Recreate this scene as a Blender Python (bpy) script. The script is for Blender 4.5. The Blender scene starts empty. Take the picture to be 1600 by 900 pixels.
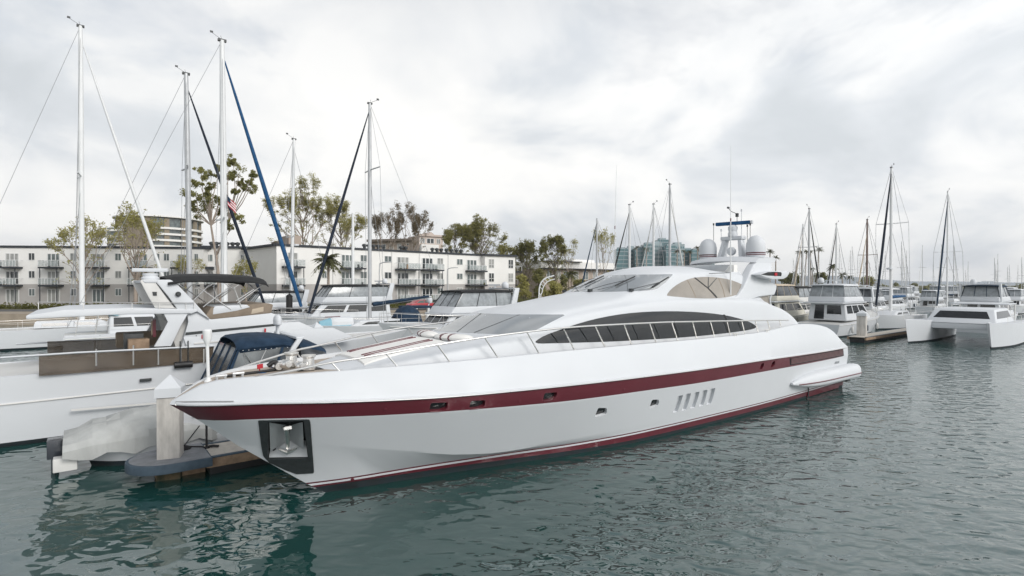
import bpy, bmesh, math, random
import numpy as np
from mathutils import Vector, Matrix
from mathutils.bvhtree import BVHTree
from mathutils.geometry import delaunay_2d_cdt
R = math.radians
SC = bpy.context.scene
COL = SC.collection
# ---------------------------------------------------------------- camera
F, CH, HY = 850.0, 5.0, 444.0            # focal length in photo pixels, camera height, horizon row
cam = bpy.data.objects.new('camera', bpy.data.cameras.new('camera'))
COL.objects.link(cam)
cam.data.sensor_width = 36.0
cam.data.lens = F / 1600 * 36.0
cam.data.clip_start = 0.1
cam.data.clip_end = 9000
cam.location = (0, 0, CH)
TILT = math.atan((450 - HY) / F)
cam.rotation_euler = (R(90) - TILT, 0, 0)
SC.camera = cam
# ---------------------------------------------------------------- light
SC.view_settings.view_transform = 'Standard'
SC.view_settings.look = 'None'
SC.view_settings.gamma = 1
SC.view_settings.exposure = 0.2
SUN_AZ, SUN_EL = 132.0, 33.0             # compass style: azimuth from +Y clockwise
sun = bpy.data.objects.new('sun', bpy.data.lights.new('sun', 'SUN'))
COL.objects.link(sun)
sun.data.energy = 1.75
sun.data.angle = R(24)
sun.data.color = (1.0, 0.965, 0.92)
sd = Vector((math.sin(R(SUN_AZ)) * math.cos(R(SUN_EL)), math.cos(R(SUN_AZ)) * math.cos(R(SUN_EL)), math.sin(R(SUN_EL))))
sun.rotation_euler = sd.to_track_quat('Z', 'Y').to_euler()
sun.location = sd * 200

world = bpy.data.worlds.new('World')
SC.world = world
world.use_nodes = True
nt = world.node_tree
for n in list(nt.nodes): nt.nodes.remove(n)
def N(t, typ, **kw):
    n = t.nodes.new(typ)
    for k, v in kw.items():
        if k.startswith('i_'): n.inputs[k[2:].replace('_', ' ')].default_value = v
        else: setattr(n, k, v)
    return n
def ramp(t, stops, src=None):
    n = t.nodes.new('ShaderNodeValToRGB')
    e = n.color_ramp.elements
    e[0].position, e[0].color = stops[0][0], stops[0][1]
    e[1].position, e[1].color = stops[1][0], stops[1][1]
    for p, c in stops[2:]:
        x = e.new(p); x.color = c
    if src is not None: t.links.new(src, n.inputs[0])
    return n
def math_(t, op, a, b=None, clamp=False):
    n = t.nodes.new('ShaderNodeMath'); n.operation = op; n.use_clamp = clamp
    for i, v in enumerate((a, b)):
        if v is None: continue
        if isinstance(v, (int, float)): n.inputs[i].default_value = v
        else: t.links.new(v, n.inputs[i])
    return n.outputs[0]
def g(v): return (v, v, v, 1)
L = nt.links
out = N(nt, 'ShaderNodeOutputWorld')
bg = N(nt, 'ShaderNodeBackground')
L.new(bg.outputs[0], out.inputs[0])
sky = N(nt, 'ShaderNodeTexSky', sky_type='NISHITA', sun_disc=False)
sky.sun_elevation = R(SUN_EL); sky.sun_rotation = R(SUN_AZ)
tc = N(nt, 'ShaderNodeTexCoord')
sep = N(nt, 'ShaderNodeSeparateXYZ'); L.new(tc.outputs['Generated'], sep.inputs[0])
zz = math_(nt, 'ADD', math_(nt, 'MAXIMUM', sep.outputs[2], 0.0), 0.42)
cx = math_(nt, 'DIVIDE', sep.outputs[0], zz); cy = math_(nt, 'DIVIDE', sep.outputs[1], zz)
cmb = N(nt, 'ShaderNodeCombineXYZ'); L.new(cx, cmb.inputs[0]); L.new(cy, cmb.inputs[1]); cmb.inputs[2].default_value = 3.7
def noise(t, vec, scale, detail=6, rough=.55, dist=0.0):
    n = t.nodes.new('ShaderNodeTexNoise')
    n.inputs['Scale'].default_value = scale; n.inputs['Detail'].default_value = detail
    n.inputs['Roughness'].default_value = rough; n.inputs['Distortion'].default_value = dist
    if vec is not None: t.links.new(vec, n.inputs['Vector'])
    return n
n1 = noise(nt, cmb.outputs[0], 2.3, 7, .5, .35)
shade = ramp(nt, [(.34, (.62, .655, .685, 1)), (.62, (.97, .965, .945, 1)), (.43, (.71, .74, .77, 1)), (.51, (.86, .87, .872, 1))], n1.outputs[0])
mp = N(nt, 'ShaderNodeMapping'); mp.inputs['Location'].default_value = (5.3, 2.1, 0); L.new(cmb.outputs[0], mp.inputs[0])
n2 = noise(nt, mp.outputs[0], 1.3, 6, .6, .3)
cover = ramp(nt, [(.26, g(.35)), (.46, g(1))], n2.outputs[0])
zen = ramp(nt, [(0.30, g(1)), (0.62, g(.7))], sep.outputs[2])      # the overcast thins a little high up
cov = math_(nt, 'MULTIPLY', math_(nt, 'MAXIMUM', cover.outputs[0], ramp(nt, [(.30, g(1)), (.42, g(0))], sep.outputs[2]).outputs[0]), zen.outputs[0])
skyd = N(nt, 'ShaderNodeMix', data_type='RGBA', blend_type='MULTIPLY'); skyd.inputs[0].default_value = 1
L.new(sky.outputs[0], skyd.inputs[6]); skyd.inputs[7].default_value = (.9, .9, .9, 1)
# cloud layer is lit from behind the sun's side: brighter towards the sun
dotn = N(nt, 'ShaderNodeVectorMath', operation='DOT_PRODUCT'); L.new(tc.outputs['Generated'], dotn.inputs[0]); dotn.inputs[1].default_value = sd
glow = ramp(nt, [(0.0, g(0)), (1.0, g(1)), (.55, g(.12)), (.8, g(.4))], dotn.outputs['Value'])
# a thinner, brighter stretch of cloud to the upper right
br = N(nt, 'ShaderNodeVectorMath', operation='DOT_PRODUCT'); L.new(tc.outputs['Generated'], br.inputs[0]); br.inputs[1].default_value = Vector((math.sin(R(30)) * .78, math.cos(R(30)) * .78, .62)).normalized()
brg = ramp(nt, [(.80, g(0)), (.99, g(1))], br.outputs['Value'])
gl = math_(nt, 'ADD', math_(nt, 'ADD', math_(nt, 'MULTIPLY', glow.outputs[0], 1.2), 1.0), math_(nt, 'MULTIPLY', brg.outputs[0], .10))
# darker zenith, out of view, added to cut the light on upward faces
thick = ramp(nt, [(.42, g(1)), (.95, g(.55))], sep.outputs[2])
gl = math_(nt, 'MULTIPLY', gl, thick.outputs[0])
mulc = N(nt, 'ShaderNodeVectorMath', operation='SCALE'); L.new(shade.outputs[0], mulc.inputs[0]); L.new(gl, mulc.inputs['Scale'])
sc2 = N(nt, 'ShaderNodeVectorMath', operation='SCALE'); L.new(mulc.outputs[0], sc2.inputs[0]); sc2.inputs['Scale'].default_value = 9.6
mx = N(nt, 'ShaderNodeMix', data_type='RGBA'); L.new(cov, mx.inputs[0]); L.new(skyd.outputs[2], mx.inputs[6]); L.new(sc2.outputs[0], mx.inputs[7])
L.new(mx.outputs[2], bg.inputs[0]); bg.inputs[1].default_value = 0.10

# ---------------------------------------------------------------- materials
def mat(name, base, rough=.5, metal=0, spec=.5, var=.0, vscale=3.0, bump=0, bscale=20, coat=0, ior=None, trans=0, alpha=1, var2=None):
    m = bpy.data.materials.new(name); m.use_nodes = True
    t = m.node_tree; b = t.nodes['Principled BSDF']
    b.inputs['Base Color'].default_value = (*base, 1)
    b.inputs['Roughness'].default_value = rough; b.inputs['Metallic'].default_value = metal
    b.inputs['Specular IOR Level'].default_value = spec
    b.inputs['Coat Weight'].default_value = coat
    b.inputs['Transmission Weight'].default_value = trans
    b.inputs['Alpha'].default_value = alpha
    if ior: b.inputs['IOR'].default_value = ior
    co = t.nodes.new('ShaderNodeTexCoord')
    if var:
        n = noise(t, co.outputs['Object'], vscale, 5, .6)
        d = var2 if var2 else tuple(c * (1 - var) for c in base)
        r = ramp(t, [(.35, (*d, 1)), (.65, (*base, 1))], n.outputs[0])
        t.links.new(r.outputs[0], b.inputs['Base Color'])
        rr = ramp(t, [(.3, g(min(1, rough * 1.5))), (.7, g(rough))], n.outputs[0])
        t.links.new(rr.outputs[0], b.inputs['Roughness'])
    if bump:
        n = noise(t, co.outputs['Object'], bscale, 4, .6)
        bn = t.nodes.new('ShaderNodeBump'); bn.inputs['Strength'].default_value = bump; bn.inputs['Distance'].default_value = .02
        t.links.new(n.outputs[0], bn.inputs['Height']); t.links.new(bn.outputs[0], b.inputs['Normal'])
    return m
M = {}
M['gel'] = mat('white_gelcoat', (.60, .62, .642), .40, spec=.4, coat=.0, var=.025, vscale=.6)
M['gel2'] = mat('ivory_gelcoat', (.62, .615, .595), .38, coat=.15, var=.04, vscale=.8)
M['cream'] = mat('cream_gelcoat', (.62, .60, .52), .4, var=.06, vscale=.8)
M['maroon'] = mat('maroon_paint', (.11, .013, .023), .3, coat=.2, var=.12, vscale=1.2)
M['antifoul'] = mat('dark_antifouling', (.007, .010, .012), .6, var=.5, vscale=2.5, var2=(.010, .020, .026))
M['glass'] = mat('tinted_glass', (.012, .014, .016), .04, spec=.7, var=.2, vscale=.7)
M['wind'] = mat('windscreen_glass', (.23, .25, .26), .07, spec=1.0, ior=2.3, var=.15, vscale=.8)  # pale base colour stands in for sky reflected in the glass
M['mesh'] = mat('beige_sun_mesh', (.29, .26, .222), .3, var=.25, vscale=.8, coat=.5)
M['black'] = mat('black_rubber', (.012, .012, .013), .45, var=.2)
M['dgrey'] = mat('dark_grey_paint', (.035, .04, .042), .4, var=.2, vscale=6)
M['steel'] = mat('stainless_steel', (.80, .785, .76), .26, metal=1, var=.1, vscale=5)
M['alu'] = mat('aluminium_spar', (.50, .51, .52), .35, metal=.35, var=.1, vscale=1)
M['walu'] = mat('white_painted_spar', (.72, .73, .73), .35, var=.05, vscale=1)
M['teak'] = mat('weathered_teak', (.42, .36, .30), .7, var=.2, vscale=8)
M['cush'] = mat('white_cushion_vinyl', (.78, .77, .74), .55, var=.05, vscale=4, bump=.2, bscale=6)
M['navy'] = mat('navy_canvas', (.009, .032, .068), .8, var=.35, vscale=3, bump=.3, bscale=8)
M['blue'] = mat('blue_canvas', (.008, .075, .19), .75, var=.25, vscale=3, bump=.3, bscale=8)
M['bcan'] = mat('black_canvas', (.016, .017, .018), .8, var=.3, vscale=3, bump=.3, bscale=6)
M['gcan'] = mat('grey_boat_cover', (.42, .43, .42), .75, var=.2, vscale=2, bump=.5, bscale=3)
M['vinyl'] = mat('clear_vinyl', (.30, .325, .34), .12, spec=.6, var=.35, vscale=2.5)
M['dvinyl'] = mat('smoked_vinyl', (.09, .10, .11), .15, spec=.6, var=.5, vscale=2)
M['conc'] = mat('pale_concrete', (.55, .525, .49), .85, var=.28, vscale=3.5, bump=.4, bscale=12)
M['wood'] = mat('weathered_timber', (.30, .21, .14), .8, var=.35, vscale=5, bump=.4, bscale=10)
M['deckw'] = mat('dock_planking', (.52, .48, .42), .85, var=.18, vscale=6, bump=.3, bscale=14)
M['rubber'] = mat('slate_rubber_bumper', (.055, .085, .115), .6, var=.25, vscale=4)
M['stucco'] = mat('white_stucco', (.78, .77, .745), .85, var=.05, vscale=.4, bump=.1, bscale=30)
M['gstucco'] = mat('grey_stucco', (.42, .40, .385), .85, var=.06, vscale=.5)
M['tan'] = mat('tan_stucco', (.40, .33, .275), .85, var=.08, vscale=.4)
M['roofd'] = mat('dark_roof_edge', (.035, .04, .048), .6, var=.2)
M['bglass'] = mat('building_glass', (.05, .065, .065), .08, spec=.8, var=.6, vscale=.6, var2=(.14, .17, .165))
M['wframe'] = mat('white_window_frame', (.66, .66, .65), .5, var=.05)
M['leaf'] = mat('green_foliage', (.29, .27, .09), .6, var=.5, vscale=.35, var2=(.20, .19, .06))
M['leafp'] = mat('pale_spring_foliage', (.40, .37, .13), .65, var=.4, vscale=.35, var2=(.30, .28, .09))
M['leafd'] = mat('dark_foliage', (.23, .22, .07), .6, var=.5, vscale=.4, var2=(.15, .15, .048))
M['leafb'] = mat('brown_buds', (.27, .22, .14), .7, var=.4, vscale=.4, var2=(.19, .15, .09))
M['euc'] = mat('eucalyptus_foliage', (.27, .26, .08), .55, var=.55, vscale=.5, var2=(.17, .165, .05))
M['palm'] = mat('palm_fronds', (.13, .13, .05), .55, var=.4, vscale=.6, var2=(.075, .08, .03))
M['bark'] = mat('grey_brown_bark', (.20, .165, .135), .9, var=.3, vscale=2)
M['pbark'] = mat('pale_bark', (.36, .30, .25), .85, var=.3, vscale=1.5)
M['teal'] = mat('teal_tower_glass', (.10, .20, .22), .15, spec=.6, var=.3, vscale=.08)
M['tealc'] = mat('pale_tower_concrete', (.33, .40, .42), .7, var=.1, vscale=.1)
M['brick'] = mat('brown_brick', (.27, .225, .165), .85, var=.12, vscale=.3)
M['red'] = mat('red_paint', (.35, .015, .025), .3, coat=.4, var=.05)
M['car'] = mat('dark_car_paint', (.03, .035, .045), .25, coat=.5, var=.1)
M['silver'] = mat('silver_car_paint', (.45, .46, .47), .25, metal=.4, coat=.4, var=.05)
M['lblue'] = mat('pale_blue_gelcoat', (.24, .46, .56), .35, var=.1)
M['khaki'] = mat('khaki_cover', (.26, .21, .16), .8, var=.2, vscale=3)
M['brownglass'] = mat('bronze_tinted_screen', (.075, .055, .04), .12, spec=.6, var=.5, vscale=.7, var2=(.14, .11, .08), alpha=.72)
M['weed'] = mat('weed_stained_pile_foot', (.10, .075, .04), .8, var=.6, vscale=5, var2=(.03, .035, .02))
M['rubtop'] = mat('pale_bumper_top', (.22, .23, .245), .7, var=.25, vscale=3)  # bumper top coloured a lighter grey than its sides
M['tandk'] = mat('tan_canvas', (.52, .44, .34), .8, var=.15)
M['rope'] = mat('dark_rope', (.02, .02, .022), .9, var=.3)
M['wire'] = mat('rigging_wire', (.40, .41, .42), .4, metal=.6, var=.1)
M['flagred'] = mat('flag_red', (.45, .03, .04), .8, var=.05)
M['flagwhite'] = mat('flag_white', (.75, .75, .75), .8, var=.05)
M['grass'] = mat('shoreline_hedge', (.14, .14, .03), .8, var=.4, vscale=.8)
M['hill'] = mat('haze_tinted_hillside', (.22, .27, .31), .95, var=.2, vscale=.01)  # blue of distant haze is painted into the hillside colour
M['asph'] = mat('asphalt', (.10, .10, .10), .9, var=.15, vscale=.5)
M['sand'] = mat('tan_quay_concrete', (.34, .285, .22), .9, var=.2, vscale=.8)

M['curtain'] = mat('cloudy_side_curtain', (.15, .165, .17), .15, spec=.6, var=.5, vscale=2)
M['dnavy'] = mat('dark_navy_sailcloth', (.010, .018, .034), .8, var=.3, vscale=3)
for k in ('leaf', 'leafp', 'leafd', 'leafb', 'euc', 'palm', 'grass'):      # thin leaves let light through
    t_ = M[k].node_tree; b_ = t_.nodes['Principled BSDF']; o_ = t_.nodes['Material Output']
    tr_ = t_.nodes.new('ShaderNodeBsdfTranslucent'); mx_ = t_.nodes.new('ShaderNodeMixShader'); mx_.inputs[0].default_value = .45
    src_ = b_.inputs['Base Color'].links[0].from_socket; t_.links.new(src_, tr_.inputs[0])
    t_.links.new(b_.outputs[0], mx_.inputs[1]); t_.links.new(tr_.outputs[0], mx_.inputs[2]); t_.links.new(mx_.outputs[0], o_.inputs[0])
def streaks(m, sx, sz):          # stretch a material's noise into vertical runs
    t_ = m.node_tree; co_ = [n for n in t_.nodes if n.type == 'TEX_COORD'][0]
    mp_ = t_.nodes.new('ShaderNodeMapping'); mp_.inputs['Scale'].default_value = (sx, sx, sz); t_.links.new(co_.outputs['Object'], mp_.inputs[0])
    for n in t_.nodes:
        if n.type == 'TEX_NOISE': t_.links.new(mp_.outputs[0], n.inputs['Vector'])
streaks(M['conc'], 1.6, .45); streaks(M['gcan'], 1.0, .4)
# ---------------------------------------------------------------- mesh builder
def P3(p): return Vector(p)
class MB:
    def __init__(s): s.v = []; s.f = []; s.m = []
    def add(s, vs, fs, mi=0):
        o = len(s.v); s.v += [tuple(v) for v in vs]
        for f in fs: s.f.append([o + i for i in f]); s.m.append(mi)
        return o
    def box(s, c, d, rz=0, mi=0, tilt=None):
        hx, hy, hz = d[0] / 2, d[1] / 2, d[2] / 2
        vs = [Vector((x, y, z)) for z in (-hz, hz) for x, y in ((-hx, -hy), (hx, -hy), (hx, hy), (-hx, hy))]
        m = Matrix.Rotation(rz, 3, 'Z')
        if tilt is not None: m = m @ tilt
        s.add([m @ v + Vector(c) for v in vs], [(3, 2, 1, 0), (4, 5, 6, 7), (0, 1, 5, 4), (1, 2, 6, 5), (2, 3, 7, 6), (3, 0, 4, 7)], mi)
        return s
    def hexa(s, p, mi=0):        # eight corners: bottom ring of four, top ring of four
        s.add(p, [(3, 2, 1, 0), (4, 5, 6, 7), (0, 1, 5, 4), (1, 2, 6, 5), (2, 3, 7, 6), (3, 0, 4, 7)], mi); return s
    def tube(s, pts, r, n=8, mi=0, cap=True):
        pts = [Vector(p) for p in pts]
        rs = r if isinstance(r, (list, tuple)) else [r] * len(pts)
        rings = []; up = None
        for i, p in enumerate(pts):
            d = (pts[min(i + 1, len(pts) - 1)] - pts[max(i - 1, 0)]).normalized()
            if up is None:
                up = Vector((0, 0, 1)) if abs(d.z) < .9 else Vector((1, 0, 0))
            a = d.cross(up).normalized(); b = a.cross(d).normalized(); up = b
            rings.append([p + (a * math.cos(2 * math.pi * k / n) + b * math.sin(2 * math.pi * k / n)) * rs[i] for k in range(n)])
        return s.loft(rings, True, cap, mi)
    def loft(s, rings, closed=True, cap=True, mi=0, mif=None):
        n = len(rings[0]); o = len(s.v)
        for r in rings: s.v += [tuple(v) for v in r]
        for i in range(len(rings) - 1):
            for k in range(n if closed else n - 1):
                k2 = (k + 1) % n
                s.f.append([o + i * n + k, o + i * n + k2, o + (i + 1) * n + k2, o + (i + 1) * n + k])
                s.m.append(mif(i, k) if mif else mi)
        if cap and closed:
            s.f.append([o + k for k in range(n)][::-1]); s.m.append(mi)
            s.f.append([o + (len(rings) - 1) * n + k for k in range(n)]); s.m.append(mi)
        return s
    def lathe(s, prof, c, n=16, mi=0, axis=None):
        c = Vector(c); m = axis if axis is not None else Matrix.Identity(3)
        return s.loft([[c + m @ Vector((max(r, 1e-4) * math.cos(2 * math.pi * k / n), max(r, 1e-4) * math.sin(2 * math.pi * k / n), z)) for k in range(n)] for r, z in prof], True, True, mi)
    def ball(s, c, r, n=12, mi=0):
        rx, ry, rz = r if isinstance(r, (tuple, list)) else (r, r, r)
        c = Vector(c)
        return s.loft([[c + Vector((rx * math.cos(2 * math.pi * k / n) * math.sin(a), ry * math.sin(2 * math.pi * k / n) * math.sin(a), rz * -math.cos(a))) for k in range(n)]
                       for a in [max(.02, min(math.pi - .02, math.pi * j / (n // 2 + 1))) for j in range(n // 2 + 2)]], True, True, mi)
    def prism(s, poly, a, b, mi=0):   # poly: list of (u,v); a,b: functions (u,v)->point on the two end faces
        n = len(poly)
        vs = [a(*p) for p in poly] + [b(*p) for p in poly]
        s.add(vs, [list(range(n))[::-1], list(range(n, 2 * n))] + [(i, (i + 1) % n, n + (i + 1) % n, n + i) for i in range(n)], mi)
        return s
    def build(s, name, mats, parent=None, smooth=None, bevel=0, tf=None, recalc=True, seg=2, subs=0):
        me = bpy.data.meshes.new(name)
        vs = [tf(v) for v in s.v] if tf else s.v
        me.from_pydata([tuple(v) for v in vs], [], s.f)
        mats = mats if isinstance(mats, (list, tuple)) else [mats]
        for m in mats: me.materials.append(M[m] if isinstance(m, str) else m)
        me.polygons.foreach_set('material_index', s.m)
        if recalc or bevel:
            bm = bmesh.new(); bm.from_mesh(me)
            if recalc: bmesh.ops.recalc_face_normals(bm, faces=bm.faces)
            if bevel:
                es = [e for e in bm.edges if len(e.link_faces) == 2 and e.calc_face_angle(0) > R(28)]
                bmesh.ops.bevel(bm, geom=es, offset=bevel, segments=seg, profile=.6, affect='EDGES', clamp_overlap=True)
            bm.to_mesh(me); bm.free()
        if smooth or bevel:
            me.polygons.foreach_set('use_smooth', [True] * len(me.polygons))
            me.set_sharp_from_angle(angle=R(smooth or 35))
        me.update()
        o = bpy.data.objects.new(name, me); COL.objects.link(o)
        if parent is not None: o.parent = parent
        return o
def tag(o, label=None, cat=None, group=None, kind=None):
    if label: o['label'] = label
    if cat: o['category'] = cat
    if group: o['group'] = group
    if kind: o['kind'] = kind
    return o
def empty(name, loc, rz=0, label=None, cat=None, group=None):
    o = bpy.data.objects.new(name, None); COL.objects.link(o)
    o.location = loc; o.rotation_euler = (0, 0, rz); o.empty_display_size = .2
    tag(o, label, cat, group)
    o['_x'] = loc[0]; o['_y'] = loc[1]; o['_z'] = loc[2]; o['_r'] = rz
    return o
def w2l(root):                    # world -> root local
    m = (Matrix.Translation((root['_x'], root['_y'], root['_z'])) @ Matrix.Rotation(root['_r'], 4, 'Z')).inverted()
    return lambda v: m @ Vector(v)
def copy_tree(o, parent=None):
    c = o.copy(); COL.objects.link(c); c.parent = parent
    for ch in list(o.children): copy_tree(ch, c)
    return c
# pixel helpers (photo pixels, 1600 x 900)
def W(px, py, Y): return Vector(((px - 800) / F * Y, Y, CH - (py - HY) / F * Y))
def XY(px, Y): return ((px - 800) / F * Y, Y)
# slip frame: s along the slips (away, to the right), p across them (towards the viewer), z up
SU, SV, SX0, SY0 = .788, .616, -4.45, 13.04
SANG = math.atan2(SV, SU)
def S(s, p, z): return Vector((SX0 + SU * s + SV * p, SY0 + SV * s - SU * p, z))
def Lp(px, py, p):
    a = (px - 800) / F
    s = (a * (SY0 - SU * p) - SX0 - SV * p) / (SU - a * SV)
    Y = SY0 + SV * s - SU * p
    return s, CH - (py - HY) / F * Y
def pchip(xs, ys):
    xs = np.array(xs, float); ys = np.array(ys, float)
    h = np.diff(xs); d = np.diff(ys) / h
    m = np.zeros(len(xs)); m[0] = d[0]; m[-1] = d[-1]
    for i in range(1, len(xs) - 1):
        if d[i - 1] * d[i] > 0:
            w1 = 2 * h[i] + h[i - 1]; w2 = h[i] + 2 * h[i - 1]
            m[i] = (w1 + w2) / (w1 / d[i - 1] + w2 / d[i])
    def f(x):
        x = min(max(x, xs[0]), xs[-1])
        i = min(int(np.searchsorted(xs, x, 'right')) - 1, len(xs) - 2)
        t = (x - xs[i]) / h[i]
        return float((2*t**3 - 3*t*t + 1) * ys[i] + (t**3 - 2*t*t + t) * h[i] * m[i] + (-2*t**3 + 3*t*t) * ys[i+1] + (t**3 - t*t) * h[i] * m[i+1])
    return f
def chaikin(pts, it=2, closed=False):
    pts = [tuple(p) for p in pts]
    for _ in range(it):
        o = [] if closed else [pts[0]]
        for i in range(len(pts) if closed else len(pts) - 1):
            a = np.array(pts[i]); b = np.array(pts[(i + 1) % len(pts)])
            o += [tuple(a * .75 + b * .25), tuple(a * .25 + b * .75)]
        if not closed: o.append(pts[-1])
        pts = o
    return pts
def smoothpath(pts, n=6):         # Catmull-Rom through 3-D points
    P = [Vector(p) for p in pts]; P = [P[0] * 2 - P[1]] + P + [P[-1] * 2 - P[-2]]
    out = []
    for i in range(1, len(P) - 2):
        for k in range(n):
            t = k / n
            out.append(.5 * ((2 * P[i]) + (P[i+1] - P[i-1]) * t + (2*P[i-1] - 5*P[i] + 4*P[i+1] - P[i+2]) * t*t + (3*P[i] - P[i-1] - 3*P[i+1] + P[i+2]) * t**3))
    out.append(P[-2]); return out
# ---------------------------------------------------------------- water
def water_material():
    m = bpy.data.materials.new('harbour_water'); m.use_nodes = True
    t = m.node_tree; b = t.nodes['Principled BSDF']
    b.inputs['Base Color'].default_value = (.010, .050, .045, 1)
    b.inputs['Roughness'].default_value = .03
    b.inputs['IOR'].default_value = 2.3
    co = t.nodes.new('ShaderNodeTexCoord')
    mp = t.nodes.new('ShaderNodeMapping'); mp.inputs['Rotation'].default_value = (0, 0, R(20)); mp.inputs['Scale'].default_value = (.8, 1.15, 1)
    t.links.new(co.outputs['Object'], mp.inputs[0])
    a = noise(t, mp.outputs[0], 2.3, 1, .35, .5)
    sw = noise(t, mp.outputs[0], .7, 1, .4, .3)
    c = noise(t, mp.outputs[0], 6.5, 1, .4, .5)
    big = noise(t, co.outputs['Object'], .13, 2, .5)
    sp = t.nodes.new('ShaderNodeSeparateXYZ'); t.links.new(co.outputs['Object'], sp.inputs[0])
    # open, breezier water towards the right; sheltered and glassy in the lee of the docks
    lee = math_(t, 'ADD', math_(t, 'MULTIPLY', sp.outputs[0], .085), math_(t, 'MULTIPLY', big.outputs[0], 1.3))
    breeze = ramp(t, [(.25, g(.16)), (1.0, g(1))], lee)
    h = math_(t, 'ADD', math_(t, 'MULTIPLY', a.outputs[0], math_(t, 'ADD', math_(t, 'MULTIPLY', breeze.outputs[0], .46), .30)), math_(t, 'ADD', math_(t, 'MULTIPLY', sw.outputs[0], .5), math_(t, 'MULTIPLY', math_(t, 'MULTIPLY', c.outputs[0], breeze.outputs[0]), .10)))
    bn = t.nodes.new('ShaderNodeBump'); bn.inputs['Distance'].default_value = .095; bn.inputs['Strength'].default_value = 1
    t.links.new(h, bn.inputs['Height']); t.links.new(bn.outputs[0], b.inputs['Normal'])
    return m
M['water'] = water_material()
mb = MB(); mb.add([(-4000, -300, 0), (4000, -300, 0), (4000, 3700, 0), (-4000, 3700, 0)], [(0, 1, 2, 3)])
tag(mb.build('water', 'water', recalc=False), kind='structure')
# ---------------------------------------------------------------- the big motor yacht
yacht = empty('motor_yacht', (SX0, SY0, 0), SANG, 'long white motor yacht with a maroon stripe along its hull, moored in the foreground', 'yacht')
Y2L = w2l(yacht)
def Q(s, p, z): return Vector((s, -p, z))
def Qpx(px, py, p):
    s, z = Lp(px, py, p); return Q(s, p, z)
def curve(pts):
    s = [a[0] for a in pts]
    fp = pchip(s, [a[1] for a in pts]); fz = pchip(s, [a[2] for a in pts])
    return s[0], s[-1], fp, fz
WLp = [(-.03, 0), (.6, .16), (2.14, .48), (4.8, 1.1), (6.8, 1.58), (9.3, 1.93), (12.7, 2.1), (16.9, 2.2), (20.4, 2.15), (24.5, 2.05)]
def wl(ds, z0, z1, dp):
    return [(s + ds * (1 if i == 0 else .6 if i == 1 else .25 if i == 2 else 0), p + (dp if i else 0), z0 + (z1 - z0) * min(1, max(0, s) / 10)) for i, (s, p) in enumerate(WLp)]
CV = [curve([(.9, 0, -.35), (12, 0, -.5), (24.3, 0, -.5)]),
      curve(wl(0, 0, 0, 0)),
      curve(wl(-.26, .19, .10, .02)),  # dark band raised at the bow, painting in shade on the boot stripe
      curve(wl(-.34, .24, .29, .06)),
      curve(wl(-.42, .295, .34, .075)),
      curve(wl(-.47, .335, .375, .085)),
      curve([(-1.92, 0, 1.46), (-1.45, .40, 1.47), (-.61, .86, 1.44), (.34, 1.07, 1.25), (1.56, 1.22, .97), (2.98, 1.37, .67), (4.2, 1.51, .54), (5.4, 1.65, .52), (6.8, 1.84, .52), (9.3, 2.10, .53), (12.7, 2.24, .53), (16.9, 2.33, .53), (20.4, 2.28, .53), (24.5, 2.16, .53)]),
      curve([(-2.72, 0, 2.17), (-2.4, .42, 2.18), (-1.8, .95, 2.22), (-.6, 1.45, 2.17), (.65, 1.8, 2.10), (2.07, 2.15, 2.045), (3.77, 2.4, 1.97), (5.83, 2.55, 1.88), (8.4, 2.62, 1.81), (11.75, 2.64, 1.72), (16.1, 2.62, 1.67), (23.67, 2.42, 1.60), (24.35, 2.36, 1.6)]),
      curve([(-3.21, 0, 2.55), (-2.95, .38, 2.55), (-2.5, .72, 2.55), (-1.81, 1.12, 2.555), (-.69, 1.6, 2.51), (.58, 1.95, 2.45), (2.0, 2.26, 2.395), (3.7, 2.49, 2.355), (5.8, 2.63, 2.30), (8.33, 2.71, 2.24), (11.63, 2.72, 2.17), (15.93, 2.7, 2.115), (23.5, 2.47, 1.985), (24.25, 2.38, 1.98)]),
      None,
      curve([(-3.17, 0, 2.62), (-2.95, .16, 2.76), (-2.52, .36, 2.98), (-1.76, .84, 3.07), (-.59, 1.3, 3.10), (.71, 1.65, 3.13), (2.05, 1.95, 3.15), (3.97, 2.15, 3.165), (6.1, 2.28, 3.18), (8.8, 2.35, 3.165), (12.2, 2.38, 3.13), (15.0, 2.37, 3.12), (16.6, 2.36, 3.15), (18.0, 2.33, 3.24), (19.45, 2.3, 3.29), (20.6, 2.28, 3.24), (22.07, 2.25, 3.05), (22.9, 2.25, 2.80), (23.5, 2.25, 2.50), (23.9, 2.27, 2.22), (24.12, 2.3, 2.02)])]
TT = [0, .004, .01, .018, .028, .04] + [.055 + .02 * i for i in range(44)] + [.93, .945, .958, .97, .98, .987, .993, 1]
def ring(t):
    pts = []
    for i, c in enumerate(CV):
        if c is None: pts.append(None); continue
        s = c[0] + (c[1] - c[0]) * t
        pts.append((s, max(c[2](s), 0), c[3](s)))
    a, b = pts[8], pts[10]
    k = min(1, t * 12)
    pts[9] = ((a[0] + b[0]) / 2, (a[1] * .52 + b[1] * .48) + .055 * k, a[2] * .48 + b[2] * .52)
    e = pts[10]; w = min(.12, e[1] * .5)
    pts.append((e[0], e[1] - w, e[2] + .004 * k))
    pts.append((e[0], e[1] - w - .015 * k, e[2] - .10 * k))
    pts.append((e[0], 0, e[2] - .07 * k))
    c6, c7 = pts[6], pts[7]      # extra strakes up the topsides
    pts[7:7] = [tuple(c6[i] + (c7[i] - c6[i]) * f for i in range(3)) for f in (.05, .35, .68, .95)]
    port = [Q(*q) for q in pts]
    stb = [Q(q[0], -q[1], q[2]) for q in pts[1:-1]]
    return port + stb[::-1]
RG = [ring(t) for t in TT]
NR = len(RG[0]); NC = 17
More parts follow.
